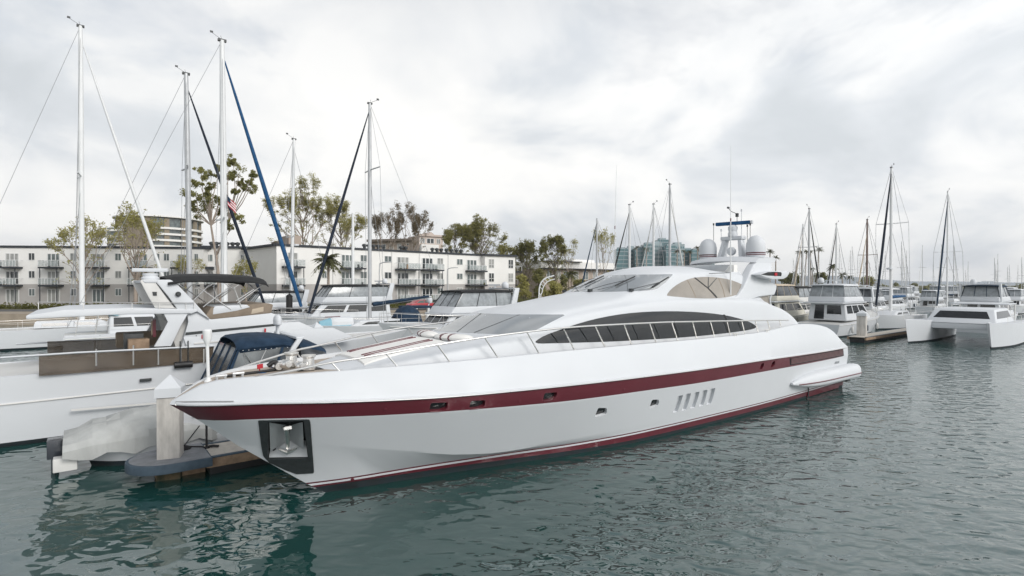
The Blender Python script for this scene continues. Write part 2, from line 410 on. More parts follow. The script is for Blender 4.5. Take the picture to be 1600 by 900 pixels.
def hullmat(i, k):
    j = k if k < NC else NR - 1 - k
    sm = (RG[i][11].x + RG[i + 1][11].x) / 2
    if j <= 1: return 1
    if j == 2: return 2
    if j == 3: return 0
    if j == 4: return 2
    if j == 11 and sm < 23.55: return 2
    if j >= 16 and sm < 20: return 3
    return 0
def hull_mesh():
    mb = MB(); mb.loft(RG, True, False, 0, hullmat)
    n = len(mb.v); mb.f.append([n - NR + k for k in range(NR)]); mb.m.append(0)
    return mb
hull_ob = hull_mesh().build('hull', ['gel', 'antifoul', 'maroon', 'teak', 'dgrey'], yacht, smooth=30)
bm = bmesh.new(); bm.from_mesh(hull_ob.data)
bmesh.ops.remove_doubles(bm, verts=bm.verts, dist=.0008); bmesh.ops.dissolve_degenerate(bm, edges=bm.edges, dist=.0005)
bmesh.ops.recalc_face_normals(bm, faces=bm.faces); bm.to_mesh(hull_ob.data)
HBVH = BVHTree.FromBMesh(bm); bm.free()

# superstructure: one smooth body
ST = [(-.45, 2.96, .40, 2.98, .3, 2.99, 3.0), (.1, 2.98, .85, 3.05, .6, 3.09, 3.1), (.8, 3.0, 1.2, 3.17, .85, 3.22, 3.235), (1.5, 3.0, 1.48, 3.27, 1.1, 3.31, 3.33), (2.3, 3.0, 1.68, 3.38, 1.3, 3.42, 3.44),
      (3.2, 3.0, 1.80, 3.49, 1.45, 3.535, 3.56), (3.7, 3.0, 1.84, 3.56, 1.5, 3.63, 3.67), (4.3, 3.0, 1.88, 3.66, 1.55, 3.84, 3.93), (4.9, 3.0, 1.9, 3.77, 1.6, 4.05, 4.18), (5.5, 3.0, 1.92, 3.90, 1.65, 4.17, 4.29), (6.4, 3.0, 1.93, 4.05, 1.66, 4.28, 4.42),
      (7.8, 3.0, 1.93, 4.23, 1.62, 4.46, 4.66), (8.8, 3.0, 1.93, 4.33, 1.58, 4.58, 4.80), (9.3, 3.0, 1.93, 4.37, 1.60, 4.76, 4.98), (10.2, 3.0, 1.93, 4.42, 1.60, 5.08, 5.33), (11.1, 3.0, 1.93, 4.45, 1.58, 5.34, 5.58), (11.8, 3.0, 1.93, 4.46, 1.55, 5.43, 5.66), (12.7, 3.0, 1.93, 4.46, 1.52, 5.44, 5.69),
      (14, 3.0, 1.93, 4.45, 1.52, 5.47, 5.72), (15, 3.0, 1.93, 4.43, 1.52, 5.47, 5.60), (16, 3.0, 1.93, 4.40, 1.52, 5.45, 5.46), (17, 3.0, 1.93, 4.33, 1.5, 5.36, 5.36), (17.6, 3.0, 1.92, 4.26, 1.48, 5.0, 5.0), (18.0, 3.0, 1.91, 4.17, 1.45, 4.3, 4.3),
      (19, 3.0, 1.9, 3.95, 1.4, 4.02, 4.02), (19.9, 3.0, 1.88, 3.60, 1.4, 3.66, 3.66), (20.6, 2.95, 1.85, 3.12, 1.4, 3.17, 3.17), (20.9, 2.85, 1.8, 2.9, 1.4, 2.92, 2.92)]
fST = [pchip([r[0] for r in ST], [r[k] for r in ST]) for k in range(1, 7)]
def ssec(s):
    zb, w1, zs, w2, ze, zr = [f(s) for f in fST]
    u = ze - zs
    half = [(w1 + .04, zb - .12), (w1 + .03, zb * .6 + zs * .4), (w1 - .02, zb * .22 + zs * .78), (w1 - .09, zs - .03), (min(w2 + .13, w1 - .14), zs + .05 * min(1, u * 2)),
            (w2 + .02, zs + u * .35), (w2 - .07, zs + u * .75), (w2 - .2, ze), (w2 * .55, ze * .35 + zr * .65), (0, zr)]
    h = chaikin(half, 2)
    return [Q(s, p, z) for p, z in h] + [Q(s, -p, z) for p, z in h[-2::-1]]
SS = sorted(set([round(-.45 + .18 * i, 3) for i in range(118)] + [20.75, 20.9]))
SS = [s for s in SS if s <= 20.9]
mb = MB(); rings = [ssec(s) for s in SS]
mb.loft(rings, False, False)
mb.f.append(list(range(len(rings[0])))); mb.m.append(0)
n = len(mb.v); k = len(rings[0]); mb.f.append([n - k + i for i in range(k)]); mb.m.append(0)
sup_ob = mb.build('superstructure', 'gel', yacht, smooth=40)
bm = bmesh.new(); bm.from_mesh(sup_ob.data); SBVH = BVHTree.FromBMesh(bm); bm.free()

CAML = Y2L((0, 0, CH))
def pxray(bvh, px, py):
    d = (Y2L(W(px, py, 10)) - CAML).normalized()
    h = bvh.ray_cast(CAML, d)
    if h[0] is None:
        for k in range(1, 40):      # just off the silhouette: take the nearest surface point
            q = CAML + d * (8 + k * .5); r = bvh.find_nearest(q)
            if h[0] is None or r[3] < h[3]: h = r
    return h[0], h[1]
def dens(poly, step):
    o = []
    for i in range(len(poly)):
        a = np.array(poly[i], float); b = np.array(poly[(i + 1) % len(poly)], float)
        n = max(1, int(np.linalg.norm(b - a) / step))
        o += [tuple(a + (b - a) * k / n) for k in range(n)]
    return o
def inside(pt, poly):
    x, y = pt; c = False
    for i in range(len(poly)):
        x1, y1 = poly[i]; x2, y2 = poly[i - 1]
        if (y1 > y) != (y2 > y) and x < (x2 - x1) * (y - y1) / (y2 - y1) + x1: c = not c
    return c
def patch(name, mats, bvh, poly, off=.006, step=3.0, mirror=True, hole=None, parent=None, thick=.012, maxdist=None):
    """a thin panel lying on the hull or deckhouse, following its curvature; mirrored to the other side as well"""
    b = dens(poly, step); vs = list(b); loops = [list(range(len(b)))]
    if hole:
        h = dens(hole, step); loops.append(list(range(len(vs), len(vs) + len(h)))); vs += h
    x0, x1 = min(p[0] for p in b), max(p[0] for p in b); y0, y1 = min(p[1] for p in b), max(p[1] for p in b)
    gx = np.arange(x0 + step * .6, x1, step); gy = np.arange(y0 + step * .6, y1, step)
    nb = np.array(vs)
    for x in gx:
        for y in gy:
            if inside((x, y), b) and not (hole and inside((x, y), h)) and np.min(np.hypot(nb[:, 0] - x, nb[:, 1] - y)) > step * .5: vs.append((x, y))
    edges = [(l[i], l[(i + 1) % len(l)]) for l in loops for i in range(len(l))]
    r = delaunay_2d_cdt([Vector(v) for v in vs], edges, [], 0, 1e-4)
    v2, fs = r[0], r[2]
    keep = []
    for f in fs:
        c = sum((v2[i] for i in f), Vector((0, 0))) / len(f)
        if inside(c, b) and not (hole and inside(c, h)): keep.append(list(f))
    P = []; Nn = []; miss = set()
    for v in v2:
        q, nn = pxray(bvh, v.x, v.y)
        if ((q - CAML).normalized() - (Y2L(W(v.x, v.y, 10)) - CAML).normalized()).length > .0015: miss.add(len(P))
        if nn.dot(CAML - q) < 0: nn = -nn
        P.append(q); Nn.append(nn)
    keep = [f for f in keep if not miss.intersection(f)]
    ed = {}
    for f in keep:
        for i in range(len(f)): 
            e = tuple(sorted((f[i], f[(i + 1) % len(f)]))); ed[e] = ed.get(e, 0) + 1
    first = None
    for sgn in ((1, -1) if mirror else (1,)):
        mb = MB()
        top = [p + nn * off for p, nn in zip(P, Nn)]; bot = [p - nn * thick for p, nn in zip(P, Nn)]
        if sgn < 0: top = [Vector((p.x, -p.y, p.z)) for p in top]; bot = [Vector((p.x, -p.y, p.z)) for p in bot]
        n = len(top)
        mb.add(top + bot, keep + [[a, b_, n + b_, n + a] for (a, b_), c in ed.items() if c == 1])
        o = mb.build(name, mats, parent or yacht, smooth=40); first = first or o
    return first
def rrect(poly, it=2, k=.16):     # polygon with rounded corners
    out = []; n = len(poly)
    for i in range(n):
        a = np.array(poly[i - 1]); b = np.array(poly[i], float); c = np.array(poly[(i + 1) % n])
        p = b + (a - b) * k * min(1, 6 / max(1e-6, np.linalg.norm(a - b)) * 1.6); q = b + (c - b) * k * min(1, 6 / max(1e-6, np.linalg.norm(c - b)) * 1.6)
        for t in (0, .33, .67, 1): out.append(tuple((1 - t) ** 2 * p + 2 * t * (1 - t) * b + t * t * q))
    return out

# --- glass
patch('lower_windscreen', 'wind', SBVH, [(724, 488), (760, 490), (800, 491.5), (850, 491.5), (880, 491.5), (882, 493), (862, 503), (843, 513), (830, 519), (815, 521.5), (790, 522.5), (768, 522), (740, 520.5), (700, 518.5), (675, 516.5), (661, 514), (668, 509), (690, 499)], step=4, mirror=False)
patch('upper_windscreen', 'wind', SBVH, [(930, 431), (980, 429.5), (1050, 428.5), (1051, 429.5), (1040, 441), (1027, 451), (1020, 453), (990, 455), (950, 456), (884, 456), (882, 455), (905, 443)], step=4, mirror=False)
lens = chaikin([(1041, 461.5), (1048, 452), (1060, 443), (1075, 436), (1090, 433), (1110, 432.5), (1132, 435), (1150, 440), (1165, 447.5), (1160, 456), (1148, 462), (1130, 465.5), (1110, 466.5), (1085, 466), (1060, 464), (1045, 462.5)], 1, True)
lensp = patch('side_window', 'mesh', SBVH, lens, step=3.5)
patch('window_seam', 'black', SBVH, [(1084, 434), (1086, 433.5), (1098, 443), (1108, 451), (1115, 458), (1121, 465), (1119, 466), (1112, 458), (1105, 450.5), (1096, 443.5)], off=.012, step=3, parent=lensp)
patch('window_seam', 'dgrey', SBVH, [(1106, 433), (1107, 433), (1106.8, 450), (1105.6, 450)], off=.011, step=3, parent=lensp)
patch('window_seam', 'dgrey', SBVH, [(1119.5, 434), (1120.6, 434), (1107, 450), (1106, 449)], off=.011, step=3, parent=lensp)
for a in ([(1073, 437), (1074, 437), (1082, 452), (1088, 465.5), (1087, 465.5), (1081, 452)], [(1122, 434.5), (1123, 434.5), (1130, 452), (1133, 464.5), (1132, 464.5), (1129, 452)]):
    patch('window_seam', M['khaki'], SBVH, a, off=.009, step=3, parent=lensp)
arcw = chaikin([(836, 535), (838, 532), (850, 524.5), (880, 513.5), (910, 503.5), (940, 496), (975, 490), (1010, 487), (1050, 486), (1090, 487.5), (1125, 491), (1150, 496), (1172, 503), (1181, 509), (1182, 512), (1172, 515.5), (1140, 520), (1100, 524.5), (1050, 528.5), (1000, 531.5), (950, 534), (900, 535.5), (860, 536.5), (842, 537)], 1, True)
arcp = patch('saloon_window', 'glass', SBVH, arcw, step=4)
for a in ([(1130, 491.5), (1132.5, 491.5), (1138, 503), (1140, 520), (1137, 520), (1135.5, 504)],):
    patch('window_seam', 'black', SBVH, a, off=.012, step=3, parent=arcp)
def on_sup(px, py, off=.02):
    q, nn = pxray(SBVH, px, py)
    return q + nn * off
# windscreen divisions
for a in ((((912, 441), (898, 447), (868 + 36, 456))), ((976, 430), (980, 442), (981, 455.5))):
    MB().tube([on_sup(*q, off=.012) for q in a], .008, 5).build('windscreen_seam', 'dgrey', yacht)
for a in ((752, 490, 714, 519), (812, 492, 741, 520)):
    MB().tube([on_sup(a[0] + (a[2] - a[0]) * k / 5, a[1] + (a[3] - a[1]) * k / 5, .01) for k in range(6)], .006, 5).build('windscreen_seam', 'dgrey', yacht)
# wipers: pantograph arm and blade
for (bx, by), (tx, ty), (b0x, b0y), (b1x, b1y) in (((882, 455), (930, 437), (914, 447), (944, 433)), ((922, 456), (975, 441), (962, 448), (992, 434)), ((986, 455), (1033, 441), (1018, 449), (1043, 434))):
    w = MB().box(on_sup(bx, by, .05), (.14, .1, .09))
    w.tube([on_sup(bx, by, .08), on_sup((bx + tx) / 2, (by + ty) / 2, .09), on_sup(tx, ty, .06)], .011, 6)
    w.tube([on_sup(bx + 12, by, .07), on_sup((bx + tx) / 2 + 8, (by + ty) / 2 + 3, .09), on_sup(tx - 4, ty + 3, .06)], .009, 6)
    wo = w.build('wiper_arm', 'dgrey', yacht)
    MB().tube([on_sup(b0x + (b1x - b0x) * k / 4, b0y + (b1y - b0y) * k / 4, .05) for k in range(5)], .022, 6).build('wiper_blade', 'black', wo)

# --- openings cut into the hull
def hull_px(px, py): return pxray(HBVH, px, py)
cut = MB(); vents = []
def cutter(poly, depth=.16, mi=0):
    ps = []; ns = Vector((0, 0, 0))
    for x, y in poly:
        q, nn = hull_px(x, y); ps.append(q); ns += nn
    ns.normalize()
    if ns.dot(CAML - ps[0]) < 0: ns = -ns
    for m in (1, -1):
        fl = lambda v: Vector((v.x, v.y * m, v.z))
        a = [fl(p + ns * .25) for p in ps]; b = [fl(p - ns * depth) for p in ps]
        n = len(a); cut.add(a + b, [list(range(n)), list(range(n, 2 * n))] + [[i, (i + 1) % n, n + (i + 1) % n, n + i] for i in range(n)], mi)
    return ps, ns
gills = [[(1064.5, 618), (1056, 642)], [(1077, 615), (1069.5, 639)], [(1090.5, 612.5), (1083, 635.5)], [(1103, 609.5), (1096.5, 632)], [(1115, 607), (1108.5, 629.5)]]
for (tx, ty), (bx, by) in gills:
    w = 4.2
    cutter(rrect([(tx - w, ty + 1), (tx + w - 1, ty - .5), (tx + w * .9 - (tx - bx) * .5, (ty + by) / 2), (bx + w - 1.5, by + 2), (bx - w, by + 3.5), (bx - w * .9 + (tx - bx) * .5, (ty + by) / 2)], 2), .10)
ports = [[(935, 637.5), (949, 638), (948, 647.5), (931, 652.5), (930, 650)], [(1019, 625), (1030.5, 624.5), (1029, 634), (1016, 638.5), (1015.5, 636)]]
strip = [[(673, 630), (700, 629), (698, 639), (688, 643), (670, 644)], [(736, 626.5), (759, 625.5), (757, 635), (746, 639), (732, 640)], [(851, 614.5), (871, 613), (869, 621), (860, 625.5), (848, 627.5)]]
strip2 = [[(1190, 568.5), (1194.5, 567), (1193.5, 573), (1191, 576.5), (1187.5, 577.5)], [(1207.5, 565.5), (1211.5, 564), (1211, 570), (1208, 573), (1204.5, 574.5)]]
PG = []
for a in ports + strip + strip2: PG.append(cutter(rrect(a, 2, .3), .14, 0 if a in ports else 2))
anch = [(419, 659.5), (474, 657), (481, 716), (418, 718)]
AP, AN = cutter(rrect(anch, 1), .34, 4)
cut_ob = cut.build('cutter', ['gel', 'antifoul', 'maroon', 'teak', 'dgrey'], yacht); bpy.context.view_layer.update()
md = hull_ob.modifiers.new('cut', 'BOOLEAN'); md.object = cut_ob; md.operation = 'DIFFERENCE'; md.solver = 'EXACT'
dg = bpy.context.evaluated_depsgraph_get()
nm = bpy.data.meshes.new_from_object(hull_ob.evaluated_get(dg))
hull_ob.modifiers.clear()
if len(nm.polygons) > 500: hull_ob.data = nm
bpy.data.objects.remove(cut_ob)
hull_ob.data.polygons.foreach_set('use_smooth', [True] * len(hull_ob.data.polygons))
hull_ob.data.set_sharp_from_angle(angle=R(21)); hull_ob.data.name = 'hull'
# panes at the back of the openings
for i, (ps, ns) in enumerate(PG):
    c = sum(ps, Vector()) / len(ps)
    for m in (1, -1):
        q = [c + (p - c) * .97 for p in ps]
        f = [Vector((v.x, v.y * m, v.z)) for v in [v - ns * (.085 if i < 2 else .10) for v in q]]
        MB().add(f, [list(range(len(f)))]) if False else None
        mb = MB(); mb.add(f, [list(range(len(f)))]); mb.build('porthole', 'glass', yacht, recalc=False)
    if 2 <= i < 5:            # bright lower lip of the recess
        lip = sorted(ps, key=lambda v: v.z)[:max(5, len(ps) // 3)]; lip.sort(key=lambda v: v.x)
        MB().tube([v + ns * .004 for v in lip], .012, 6).build('porthole_lip', M['maroon'], yacht, smooth=40)
M['plate'] = mat('grey_lettering', (.36, .38, .39), .4, metal=.3)
# anchor pocket
frame = patch('anchor_pocket', 'dgrey', HBVH, rrect([(403, 657.5), (405, 657), (479, 655.5), (483, 656), (484.5, 660), (490, 737), (489, 739.5), (463, 741), (446, 735), (420, 723), (411, 713), (408, 700)], 1), off=.016, step=4, hole=rrect(anch, 1), thick=.004)
c = sum(AP, Vector()) / len(AP)
def apt(x, y, d):             # point on the pocket plane, d in from the hull skin
    q, nn = hull_px(x, y); return q - AN * d
for m in (1, -1):
    fl = lambda v: Vector((v.x, v.y * m, v.z))
    mb = MB()
    mb.add([fl(apt(*q)) for q in ((420, 662, .02), (447, 683, .30), (447, 706, .30), (421, 708, .04))], [(0, 1, 2, 3)])
    mb.add([fl(apt(*q)) for q in ((472, 661, .02), (449, 683, .30), (449, 706, .30), (474, 706, .04))], [(0, 1, 2, 3)])
    mb.add([fl(apt(*q)) for q in ((419, 716, .01), (420, 708, .30), (474, 706, .30), (480, 715, .01))], [(0, 1, 2, 3)])
    mb.build('pocket_plate', 'plate', frame, recalc=False)
    an = MB().tube([fl(apt(447, 674, .05)), fl(apt(448, 690, .06)), fl(apt(448, 706, .10))], [.045, .05, .04], 8)
    an.box(fl(apt(447, 672, .06)), (.16, .12, .07), 0)
    an.tube([fl(apt(434, 706, .06)), fl(apt(448, 711, .05)), fl(apt(462, 705, .06))], [.02, .05, .02], 6)
    an.build('anchor', 'steel', frame, smooth=40)
M['louvre'] = mat('maroon_louvre', (.13, .05, .05), .4)
# louvres at the stern end of the stripe
for k in range(5):
    pts = []
    for j in range(15):
        f = j / 14; x = 1236 + (1317 - 1236) * f
        ya = 560.5 + (546.5 - 560.5) * f; yb = 569.5 + (555 - 569.5) * f
        q, nn = hull_px(x, ya + (yb - ya) * (k + .5) / 5); pts.append(q + nn * .012)
    for m in (1, -1): MB().tube([Vector((v.x, v.y * m, v.z)) for v in pts], .016, 5).build('louvre', 'louvre', yacht)
patch('louvre_recess', 'black', HBVH, [(1234, 560), (1318, 545.5), (1319, 556), (1235, 571)], off=.002, step=4, thick=.002)
# name on the quarter (small grey lettering)
def text_mesh(name, txt, size, mt, parent, mtx, ext=.004, align='CENTER'):
    cu = bpy.data.curves.new(name, 'FONT'); cu.body = txt; cu.size = size; cu.extrude = ext; cu.align_x = align; cu.align_y = 'CENTER'
    ob = bpy.data.objects.new(name, cu); COL.objects.link(ob)
    me = bpy.data.meshes.new_from_object(ob.evaluated_get(bpy.context.evaluated_depsgraph_get()))
    bpy.data.objects.remove(ob); me.transform(mtx); me.materials.clear(); me.materials.append(M[mt] if isinstance(mt, str) else mt)
    o = bpy.data.objects.new(name, me); COL.objects.link(o); o.parent = parent; return o
q, nn = hull_px(1308, 566.5)
q2, _ = hull_px(1300, 567.8); q3, _ = hull_px(1308, 570)
ux = (q - q2).normalized(); uz = (q - q3); uz = (uz - ux * uz.dot(ux)).normalized(); un = ux.cross(uz)
text_mesh('quarter_lettering', 'MANGUSTA', .17, 'plate', yacht, Matrix.Translation(q + un * .01) @ Matrix((ux, uz, un)).transposed().to_4x4() @ Matrix.Scale(.62, 4, (1, 0, 0)))

# rub rails at the stripe's top edge
for m in (1, -1):
    c = CV[8]; pts = []
    for t in TT[1:-1]:
        s = c[0] + (c[1] - c[0]) * t; pts.append(Q(s, m * (c[2](s) + .012), c[3](s) + .035))
    MB().tube(pts, .032, 6).build('rub_rail', 'gel', yacht, smooth=60)
    MB().tube([v + Vector((0, -m * .03, -.022)) for v in pts], .013, 5).build('rub_rail_strip', 'steel', yacht, smooth=60)
    # fore part: short steel rub strip on the bow
    bp = []
    for k in range(12):
        x = 266 + k * 9.0; q, nn = hull_px(x, 628.2 - .05 * k)
        bp.append(Vector((q.x, q.y * m, q.z)) + Vector((nn.x, nn.y * m, nn.z)) * .01)
    MB().tube(bp, .014, 5).build('bow_strip', 'steel', yacht)
# exhausts/drains: small round fittings on the stripe
for x, y in ((601.5, 639.5), (812, 627), (975, 608.5), (550, 749.5)):
    q, nn = hull_px(x, y); ax = nn.to_track_quat('Z', 'Y').to_matrix()
    MB().lathe([(.001, 0), (.035, 0), (.045, .008), (.03, .014), (.001, .012)], q, 10, axis=ax).build('hull_fitting', 'maroon', yacht, smooth=40)

# swim platform wings and platform
for m in (1, -1):
    rings = []
    for k in range(21):
        t = k / 20; s = 18.35 + t * 6.75
        w = math.sin(min(1, t / .38) * math.pi / 2) ** .75 if t < .38 else 1
        if t > .94: w *= math.sqrt(max(.02, 1 - ((t - .94) / .065) ** 2))
        zc = .87 - .10 * t; hz = .05 + .34 * w; hw = .06 + .30 * w
        pc = (2.42 if t < .5 else 2.42 - .1 * (t - .5)) + .06
        ring_ = []
        for j in range(16):
            a = 2 * math.pi * j / 16
            ca, sa = math.cos(a), math.sin(a)
            ring_.append(Q(s, m * (pc + hw * (abs(ca) ** .7) * (1 if ca >= 0 else -1)), zc + hz * (abs(sa) ** .75) * (1 if sa >= 0 else -.75)))
        rings.append(ring_)
    o = MB().loft(rings, True, True).build('platform_wing', 'gel', yacht, smooth=50)
    MB().tube([r[0] + Vector((0, -m * .004, -.03)) for r in rings[1:-1]], .026, 6).build('wing_strip', 'maroon', o, smooth=40)
    MB().hexa([Q(20.4, m * 2.19, .03), Q(23.9, m * 2.12, .03), Q(23.9, m * 1.9, .03), Q(20.4, m * 1.9, .03), Q(20.4, m * 2.25, .27), Q(23.9, m * 2.18, .27), Q(23.9, m * 1.9, .27), Q(20.4, m * 1.9, .27)]).build('wing_bracket', 'maroon', yacht)
    MB().box(Q(24.2, m * 2.3, .42), (.35, .3, .16)).build('trim_fitting', 'dgrey', yacht); MB().tube([Q(20.2, m * 2.33, .1), Q(20.2, m * 2.33, .5)], .03, 6).build('strut', 'dgrey', yacht)
MB().box(Q(24.75, 0, .82), (1.0, 4.6, .14)).build('swim_platform', 'gel', yacht, bevel=.03)

# radar arch
arch_side = [(1126, 474), (1140, 469), (1152, 460), (1161, 449), (1168, 436), (1174, 424), (1180, 414), (1187, 407.5), (1196, 404), (1204, 405.5), (1208, 410), (1208, 420), (1204, 430), (1203, 440), (1210, 443), (1213, 446), (1212, 452), (1208, 461), (1195, 462), (1182, 464), (1172, 468), (1160, 474)]
arch = MB()
for m in (1, -1):
    prof = []
    for x, y in arch_side:
        s, z = Lp(x, y, 1.62); k = min(1, max(0, (5.9 - z) / 1.5))
        prof.append((s, z, k))
    a = lambda s, z: Q(s, m * (1.55 + .16 * min(1, max(0, (5.9 - z) / 1.5))), z)
    b = lambda s, z: Q(s, m * (1.24 + .06 * min(1, max(0, (5.9 - z) / 1.5))), z)
    arch.prism([(s, z) for s, z, _ in prof], a, b)
arch_ob = arch.build('radar_arch', 'gel', yacht, bevel=.07, seg=3)
# top plate, swept and slightly bowed
rows = []
for j in range(13):
    p = -1.56 + 3.12 * j / 12; bow = 1 - (p / 1.56) ** 2
    s0 = 17.15 - .25 * bow; s1 = 18.75 + .1 * bow; z = 6.04 + .10 * bow
    rows.append([Q(s0, p, z - .16), Q(s0 + .12, p, z - .02), Q(s0 + .5, p, z + .06), Q(s1, p, z + .10), Q(s1 + .12, p, z + .02), Q(s1, p, z - .10), Q(s0 + .5, p, z - .17)])
MB().loft(rows, True, True).build('arch_top', 'gel', yacht, smooth=50)
# navigation light wings on the arch
for m in (1, -1):
    wing = [(1184, 429), (1195, 425.5), (1207, 423.5), (1230, 424), (1231, 427), (1227, 433), (1222, 436), (1205, 436.5), (1192, 433)]
    pr = [Lp(x, y, 1.9) for x, y in wing]
    wo = MB().prism(pr, lambda s, z: Q(s, m * 1.98, z), lambda s, z: Q(s, m * 1.5, z)).build('light_wing', 'gel', yacht, bevel=.04)
    op = [Lp(x, y, 2.0) for x, y in ((1190, 428.8), (1201, 425.2), (1211, 424.6), (1221, 425.2), (1222, 428), (1221, 431.5), (1200, 430.5))]
    MB().prism(op, lambda s, z: Q(s, m * 1.99, z), lambda s, z: Q(s, m * 1.95, z)).build('light_recess', 'black', wo)
    s, z = Lp(1212, 428.5, 2.0)
    MB().box(Q(s, m * 2.0, z), (.2, .04, .12)).build('navigation_light', 'flagred' if m > 0 else mat('green_lens', (.02, .25, .08), .2), wo)
# aft quarter glass and its white hoop
for m in (1, -1):
    gl = [Lp(x, y, 1.62) for x, y in ((1162, 471), (1172, 466.5), (1185, 463.5), (1203, 462.5), (1204, 468), (1206, 482), (1190, 474.5), (1176, 471.5))]
    MB().prism(gl, lambda s, z: Q(s, m * 1.55, z), lambda s, z: Q(s, m * 1.52, z)).build('quarter_window', 'mesh', yacht)
    h = [Qpx(x, y, 1.58) for x, y in ((1205, 461), (1203.2, 468), (1204.5, 476), (1210, 484))]
    MB().tube([Vector((v.x, v.y * m, v.z)) for v in smoothpath(h)], .035, 8).build('window_hoop', 'gel', yacht, smooth=60)
# satellite domes
for m, (x, y) in ((-1, (1115.5, 401)), (1, (1179.5, 400))):
    s, z = Lp(x, y, m * 1.12); s = 17.95
    d = MB().lathe([(.001, -.06), (.36, -.06), (.37, .0), (.385, .04), (.388, .36), (.38, .50), (.345, .64), (.275, .76), (.17, .845), (.07, .88), (.001, .885)], Q(s, m * 1.13, 6.19), 28).build('satellite_dome', 'gel', yacht, smooth=40)
    for zz_, rr_, mm in ((.06, .392, 'maroon'), (.13, .390, 'maroon'), (.155, .389, 'dgrey')):
        MB().lathe([(rr_ - .01, -.018), (rr_, -.018), (rr_, .018 if mm == 'maroon' else .006), (rr_ - .01, .018 if mm == 'maroon' else .006)], Q(s, m * 1.13, 6.19 + zz_), 28).build('dome_stripe', mm, d, smooth=60)
# radar mast between the domes
ms = 18.1
mast = MB()
for m in (1, -1):
    mast.hexa([Q(ms - .3, m * .62, 6.1), Q(ms + .25, m * .62, 6.1), Q(ms + .25, m * .44, 6.1), Q(ms - .3, m * .44, 6.1), Q(ms - .12, m * .45, 6.98), Q(ms + .2, m * .45, 6.98), Q(ms + .2, m * .28, 6.98), Q(ms - .12, m * .28, 6.98)])
mast.box(Q(ms + .04, 0, 7.04), (.42, 1.02, .16))
mo = mast.build('radar_mast', 'gel', yacht, bevel=.04)
MB().lathe([(.001, 0), (.2, 0), (.21, .12), (.17, .22), (.2, .3), (.2, .42), (.12, .5), (.001, .5)], Q(ms, 0, 7.12), 16).build('radar_motor', 'gel', mo, smooth=35)
MB().box(Q(ms, 0, 7.70), (.16, 1.5, .16), rz=R(12)).build('radar_scanner', 'blue', mo, bevel=.04)
MB().box(Q(ms, 0, 7.70) + Matrix.Rotation(R(12), 3, 'Z') @ Vector((0, -.80, 0)), (.14, .10, .15), rz=R(12)).build('scanner_cap', 'gel', mo, bevel=.02)
MB().lathe([(.001, -.12), (.17, -.1), (.2, 0), (.17, .1), (.001, .12)], Q(ms - .2, .05, 6.45), 14, axis=Matrix.Rotation(R(90), 3, 'Y')).build('searchlight', 'gel', yacht, smooth=40)
for p, z0, z1, r in ((.62, 6.9, 7.55, .012), (-.62, 6.9, 7.45, .014), (-1.0, 7.0, 7.75, .012), (.35, 7.1, 8.25, .014), (.75, 6.9, 7.6, .012)):
    MB().tube([Q(ms + .1, p, z0), Q(ms + .1, p, z1)], r, 6).box(Q(ms + .1, p, z1), (.05, .05, .1)).build('small_antenna', 'dgrey' if r == .012 else 'gel', yacht)
wv = MB().tube([Q(ms, .20, 7.75), Q(ms, .20, 8.1), Q(ms, -.1, 8.25), Q(ms, -.22, 8.42)], .014, 6).box(Q(ms, .2, 8.05), (.1, .1, .16)).box(Q(ms, -.22, 8.42), (.14, .05, .08))
wv.build('wind_sensor', 'dgrey', yacht)
# fly bridge: low screen, seats, aerial
sc_ = []
for k in range(9):
    p = -1.25 + 2.5 * k / 8; bow = 1 - (p / 1.3) ** 2
    sc_.append([Q(15.4 - .5 * bow, p, 5.52), Q(15.75 - .5 * bow, p, 5.78), Q(15.77 - .5 * bow, p, 5.78), Q(15.43 - .5 * bow, p, 5.52)])
MB().loft(sc_, True, True).build('fly_screen', 'wind', yacht, smooth=40)
for p, w in ((-.72, 1.05), (.55, 1.2)):
    so = MB().box(Q(16.35, p, 5.62), (.3, w, .36)).build('fly_seat', 'cush', yacht, bevel=.07)
MB().box(Q(16.0, 0, 5.42), (.9, 2.6, .14)).build('fly_deck', 'gel', yacht, bevel=.03)
ab = Qpx(1141.5, 471, 1.6)
tp = Qpx(1141.5, 228, 1.6)
ao = MB().tube([ab + Vector((0, 0, -.1)), ab + (tp - ab) * .25], [.032, .026], 8).tube([ab + (tp - ab) * .25, ab + (tp - ab) * .52], [.026, .02], 8).tube([ab + (tp - ab) * .53, tp], [.016, .007], 6).build('whip_aerial', 'walu', yacht, smooth=50)
MB().tube([ab + (tp - ab) * .515, ab + (tp - ab) * .535], .024, 8).build('aerial_joint', 'maroon', ao)
MB().box(ab, (.16, .12, .09)).tube([ab + (tp - ab) * .185, Qpx(1108, 427.5, 1.5)], .012, 5).build('aerial_bracket', 'dgrey', yacht)
# small fairlead and cleats on the side deck
for x, y in ((967, 535), (1150, 526), (1199, 520)):
    q, nn = hull_px(x, y - .5)
    c = MB().tube([q + Vector((-.16, 0, .10)), q + Vector((.16, 0, .10))], .022, 6).tube([q + Vector((-.06, 0, 0)), q + Vector((-.06, 0, .1))], .02, 6).tube([q + Vector((.06, 0, 0)), q + Vector((.06, 0, .1))], .02, 6)
    c.build('cleat', 'steel', yacht, smooth=40)

